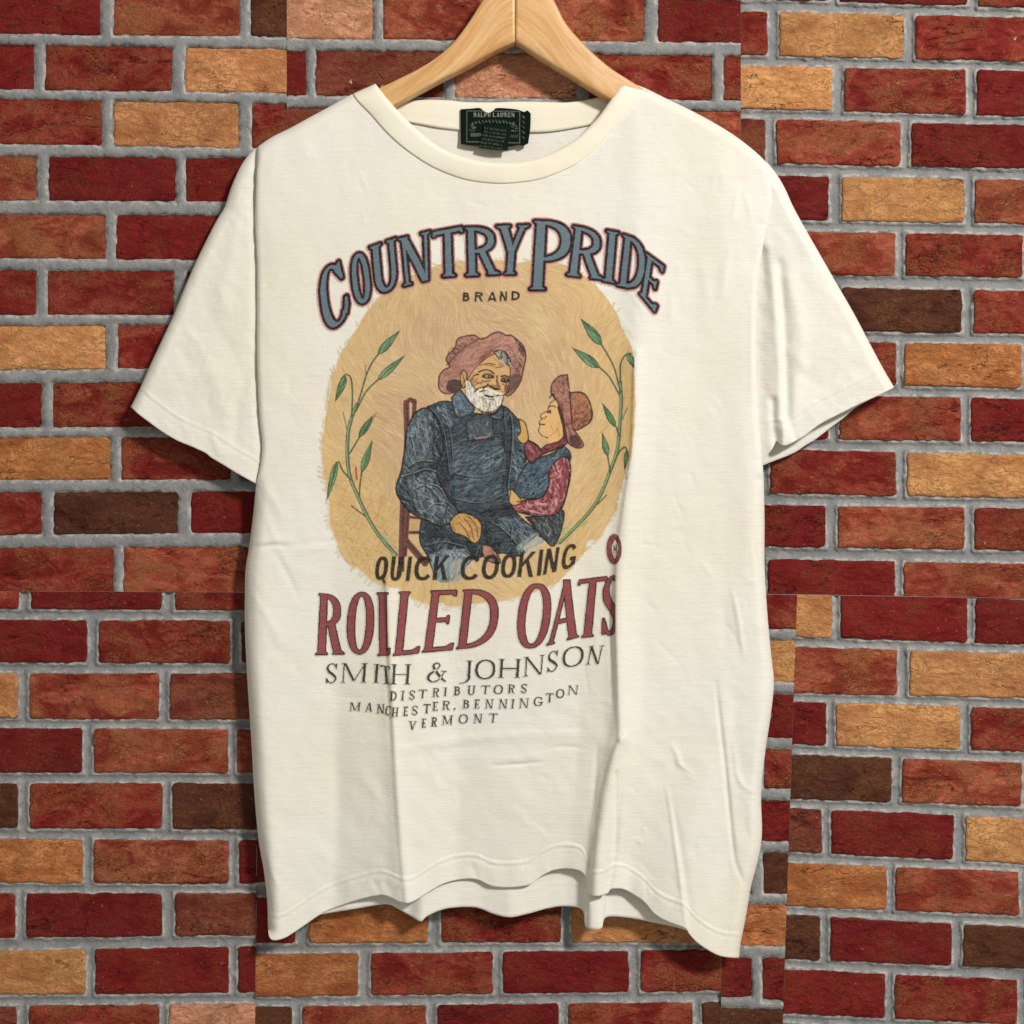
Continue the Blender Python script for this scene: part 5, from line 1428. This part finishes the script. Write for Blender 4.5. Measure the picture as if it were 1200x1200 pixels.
# back band (inside of the neck)
top_b = smooth_curve([(436, 110), (450, 117), (463, 121), (480, 118.5), (500, 117), (525, 117.5), (545, 119.5), (575, 120), (610, 119), (640, 119.5), (665, 120), (690, 116.5), (708, 112), (722, 108), (736, 100)], 160)
bot_b = smooth_curve([(440, 128), (456, 136), (475, 142), (495, 146), (518, 150), (545, 153), (580, 155), (615, 155), (645, 154), (672, 150), (692, 146), (708, 140), (725, 130), (738, 120)], 160)
tb = np.linspace(0, 1, 12)
U2 = (1 - tb)[:, None] * top_b[None, :, 0] + tb[:, None] * bot_b[None, :, 0]; V2 = (1 - tb)[:, None] * top_b[None, :, 1] + tb[:, None] * bot_b[None, :, 1]
D2 = 12.6 + 0.3 * noise2(U2, V2, 26, 20, 93) - np.where(tb < .2, 1.2 * (1 - tb / .2) ** 2, 0)[:, None] + 0.35 * np.exp(-((tb - 0.5) / .06) ** 2)[:, None]
vC2, fC2 = sheet(U2, V2, D2 / 1000, thick=0.0016)
collar = make('collar', np.vstack([vC, vC2]), np.vstack([fC, fC2 + len(vC)]), M_RIB, shirt)
collar['label'] = 'ribbed ivory collar band'

# ---- neck label
gl = lin(15, 28, 20); pale = lin(128, 136, 120)
lc_ = Canvas(536, 120, 626, 182)
lc_.poly([(530, 110), (630, 110), (630, 190), (530, 190)], gl)
lc_.hatch(np.ones((lc_.h, lc_.w), np.float32), 300, 8, 0, 4, .6, [lin(22, 38, 28), lin(10, 20, 14)], .5, 301)
for pts in ([(547, 130), (609, 130.5), (609, 167.5), (547, 166), (547, 130)],):
    lc_.stroke(pts, 0.8, pale, .7)
for i, ch in enumerate('RALPH'):
    u = 555 + i * 4.15
    paint(lc_, letter_mask(lc_, ch, box_quad(u, 132, u + 3.5, 137), .85, .6, 0.3, .3), lin(160, 164, 148), .85)
for i, ch in enumerate('LAUREN'):
    u = 577.5 + i * 4.35
    paint(lc_, letter_mask(lc_, ch, box_quad(u, 132, u + 3.6, 137), .85, .6, 0.3, .3), lin(160, 164, 148), .85)
r3 = np.random.default_rng(12)
for i in range(13):
    a = (i - 6) / 6; u = 578 + a * 24; v = 140.5 + 3.0 * a * a
    lc_.stroke([(u - .9, v), (u + r3.uniform(-.6, .6), v + r3.uniform(2, 3.4)), (u + .9, v + r3.uniform(0, 3))], .8, pale, .65)
for cx in (553.5, 603):
    for k in range(9):
        u = cx + r3.uniform(-3.4, 3.4); v = 149 + r3.uniform(-5, 5)
        lc_.stroke([(u - 1.4, v), (u + 1.4, v + r3.uniform(-1.5, 1.5))], .8, lin(110, 116, 96), .7)
for k in range(5):
    lc_.stroke([(552 + 2.6 * k, 156), (552.8 + 2.6 * k, 160), (553.6 + 2.6 * k, 156.5)], .8, pale, .75)
for k in range(4):
    lc_.stroke([(598 + 2.4 * k, 161), (599.5 + 2.4 * k, 158)], .7, pale, .5)
for k in range(5):
    lc_.stroke([(612.5, 136 + 6 * k), (614.5, 138 + 6 * k)], 1.2, [lin(120, 140, 132), lin(126, 96, 54), lin(128, 84, 44), lin(110, 124, 116), lin(60, 110, 112)][k], .7)
g = 0.45
nL, mL = int(84 / g), int(46 / g)
topl = smooth_curve([(539.5, 128), (552, 127.2), (562, 126.5), (567, 130), (572.5, 132.2), (578, 129.5), (582, 126.6), (595, 127), (607, 128.5), (614, 131), (618, 129.5), (622, 133)], nL)
botl = smooth_curve([(540, 168.5), (550, 170), (565, 171.5), (580, 172.5), (597, 171.5), (608, 169.5), (613, 170.5), (619, 168)], nL)
G = coons(topl, botl, np.linspace(topl[0], botl[0], mL), smooth_curve([topl[-1], (621.5, 150), botl[-1]], mL))
U, V = G[..., 0], G[..., 1]
Dl = 14.6 + 0.9 * np.sin((U - 540) / 82 * np.pi) + 0.5 * noise2(U, V, 14, 14, 95) + 1.8 * np.clip((V - 158) / 12, 0, 1) ** 2 + 1.2 * np.clip((U - 608) / 14, 0, 1)
vL, fL = sheet(U, V, Dl / 1000, thick=0.0007)
cl, _ = lc_.sample(U, V)
nbd = len(vL) - U.size
ca = np.vstack([np.c_[cl.reshape(-1, 3), np.ones(U.size)], np.tile([*gl, 1], (nbd, 1))])
lab = make('neck_label', vL, fL, M_LABEL, shirt, colors={'ink': ca})
lab['label'] = 'dark green woven neck label with pale lettering'
tcv = Canvas(556, 142, 602, 182)
tcv.poly([(540, 130), (610, 130), (610, 190), (540, 190)], lin(18, 29, 22))
for k in range(6):
    x = 0
    u, v = 567.5 - 1.1 * k, 149.5 + 4.2 * k
    while x < 26:
        L = r3.uniform(.7, 1.6)
        tcv.stroke([(u + x, v + x * .13 + r3.uniform(-.8, .8)), (u + x + L * .4, v + x * .13 + 1.2), (u + x + L, v + x * .13 + r3.uniform(-.8, 1.2))], .75, lin(96, 106, 94), r3.uniform(.3, .75))
        x += L + (r3.uniform(1.6, 2.6) if r3.random() < .2 else .7)
tq = [(568, 145.5), (597, 149.5), (595, 176), (561, 173)]
nT, mT = 76, 64
G = coons(np.linspace(tq[0], tq[1], nT), smooth_curve([tq[3], (572, 174.6), (584, 175.8), tq[2]], nT), np.linspace(tq[0], tq[3], mT), np.linspace(tq[1], tq[2], mT))
U, V = G[..., 0], G[..., 1]
Dt = 17.2 + 1.0 * np.sin((U - 561) / 36 * np.pi) + 2.2 * np.clip((V - 160) / 16, 0, 1)
vT, fT = sheet(U, V, Dt / 1000, thick=0.0007)
cl, _ = tcv.sample(U, V)
ca = np.vstack([np.c_[cl.reshape(-1, 3), np.ones(U.size)], np.tile([*gl, 1], (len(vT) - U.size, 1))])
make('care_tag', vT, fT, M_LABEL, lab, colors={'ink': ca})

# ---- print on the front, one part for the picture and one for each line
gs = 0.6
for idx, (nm, lbl, c) in enumerate(CANV):
    w, h = c.w / SS, c.h / SS
    nc, nr = int(w / gs), int(h / gs)
    U, V = np.meshgrid(c.u0 + (np.arange(nc) + .5) * gs, c.v0 + (np.arange(nr) + .5) * gs)
    col, a = c.sample(U, V)
    own = a
    if idx > 0:      # ink printed over the picture
        pc, pa = pic.sample(U, V)
        ao = a + pa * (1 - a)
        col = (col * a[..., None] + pc * (pa * (1 - a))[..., None]) / np.maximum(ao, 1e-5)[..., None]
        a = ao
    Fq = grid_faces(nr, nc)
    keep = (own.ravel()[Fq] > 0.06).any(1)
    Fq = Fq[keep]
    used = np.zeros(nr * nc, bool); used[Fq.ravel()] = True
    ix = np.cumsum(used) - 1
    u_, v_ = U.ravel()[used], V.ravel()[used]
    vert = P(u_, v_, (fsample(u_, v_) + (0.30 if idx == 0 else 0.45)) / 1000)
    ca = np.c_[col.reshape(-1, 3)[used], np.clip(a.ravel()[used], 0, 1)]
    o = make(nm, vert, ix[Fq], M_PRINT, front, colors={'ink': ca})
    o['label'] = lbl

# ------------------------------------------------------------------ wooden hanger
hanger = empty('wooden_hanger', tuple(P(604, 60, 0.022)), 'pale varnished wooden hanger with two curved arms inside the shirt neck', 'hanger')
def arm(top, bottom, seed, mirror):
    n, k = 90, 28
    t_ = smooth_curve(top, n); b_ = smooth_curve(bottom, n)
    s_ = np.linspace(0, 1, n)
    y0, y1 = np.interp(s_, [0, .35, .6, 1], [30, 29, 25.5, 23]), np.interp(s_, [0, .35, .6, 1], [12, 12.5, 13.5, 15])   # front and back face, mm from the wall
    th = np.linspace(0, 2 * np.pi, k, endpoint=False)
    cx, cy = np.cos(th), np.sin(th)
    e = 2 / 7.0
    cx = np.sign(cx) * np.abs(cx) ** e; cy = np.sign(cy) * np.abs(cy) ** e
    tp = P(t_[:, 0], t_[:, 1], y0 / 1000); bp = P(b_[:, 0], b_[:, 1], y0 / 1000)
    mid = (tp + bp) / 2; half = (tp - bp) / 2
    V_ = mid[:, None, :] + half[:, None, :] * cy[None, :, None]
    yc = -(y0 + y1) / 2000; yh = (y0 - y1) / 2000
    V_[..., 1] = yc[:, None] - yh[:, None] * cx[None, :]
    L = np.r_[0, np.cumsum(np.linalg.norm(np.diff(mid, axis=0), axis=1))]
    gr = np.zeros((n, k, 3))
    hh = np.linalg.norm(half, axis=1)
    gr[..., 0] = L[:, None] * 10 + seed; gr[..., 1] = (hh[:, None] * cy[None, :]) * 10 + L[:, None] * 2.0 + seed; gr[..., 2] = V_[..., 1] * 10
    i = np.arange(n - 1)[:, None] * k; j = np.arange(k)[None, :]; j2 = (j + 1) % k
    q = np.stack([i + j, i + j2, i + k + j2, i + k + j], -1).reshape(-1, 4)
    vv_ = V_.reshape(-1, 3)
    ng = q.tolist() + [list(range(k))[::-1], [(n - 1) * k + x for x in range(k)]]
    o = make('arm', vv_, None, M_WOOD, hanger, ngons=ng)
    a = o.data.attributes.new('grain', 'FLOAT_VECTOR', 'POINT')
    a.data.foreach_set('vector', gr.astype(np.float32).ravel())
    return o
TOP_L = [(603.7, -30), (586, -25), (573, -13), (564, 1), (549, 25), (531, 49), (512, 66), (490, 80), (466, 92), (443, 103), (410, 119), (375, 137), (345, 153), (325, 166), (316, 178)]
BOT_L = [(603.7, 48), (597, 51), (588, 55), (578, 60), (560, 70), (540, 81), (518, 92), (496, 104), (478, 114), (460, 124), (425, 142), (390, 160), (358, 176), (335, 187), (322, 189)]
arm(TOP_L, BOT_L, 3.1, False)
TOP_R = [(604.3, -30), (624, -25), (640, -14), (650, 0), (662, 24), (678, 44), (696, 62), (716, 79), (736, 92), (760, 107), (790, 122), (825, 141), (855, 158), (876, 173), (884, 184)]
BOT_R = [(604.3, 48), (611, 52), (620, 58), (632, 66), (650, 77), (668, 88), (684, 98), (700, 108), (716, 117), (738, 129), (770, 146), (810, 165), (845, 182), (866, 193), (878, 195)]
arm(TOP_R, BOT_R, 8.7, True)
# steel hook above the picture's edge
hp = [(0, 0)] + [(0.0, 0.012), (0.0, 0.028)] + [(0.020 - 0.020 * math.cos(a), 0.046 + 0.022 * math.sin(a)) for a in np.linspace(-0.4, 3.9, 22)]
base = P(604, -28, 0.021)
pts3 = catmull(np.array(hp), 4)
k = 10
ring = []
for i, p in enumerate(pts3):
    t_ = pts3[min(i + 1, len(pts3) - 1)] - pts3[max(i - 1, 0)]
    t_ = t_ / np.hypot(*t_); nn = np.array([-t_[1], t_[0]])
    for a in np.linspace(0, 2 * np.pi, k, endpoint=False):
        r_ = 0.0018
        ring.append((base[0] + p[0] + nn[0] * r_ * math.cos(a), base[1] + r_ * math.sin(a), base[2] + p[1] - 0.006 + nn[1] * r_ * math.cos(a)))
n = len(pts3)
i = np.arange(n - 1)[:, None] * k; j = np.arange(k)[None, :]; j2 = (j + 1) % k
make('hook', np.array(ring), np.stack([i + j, i + j2, i + k + j2, i + k + j], -1).reshape(-1, 4), M_STEEL, hanger)
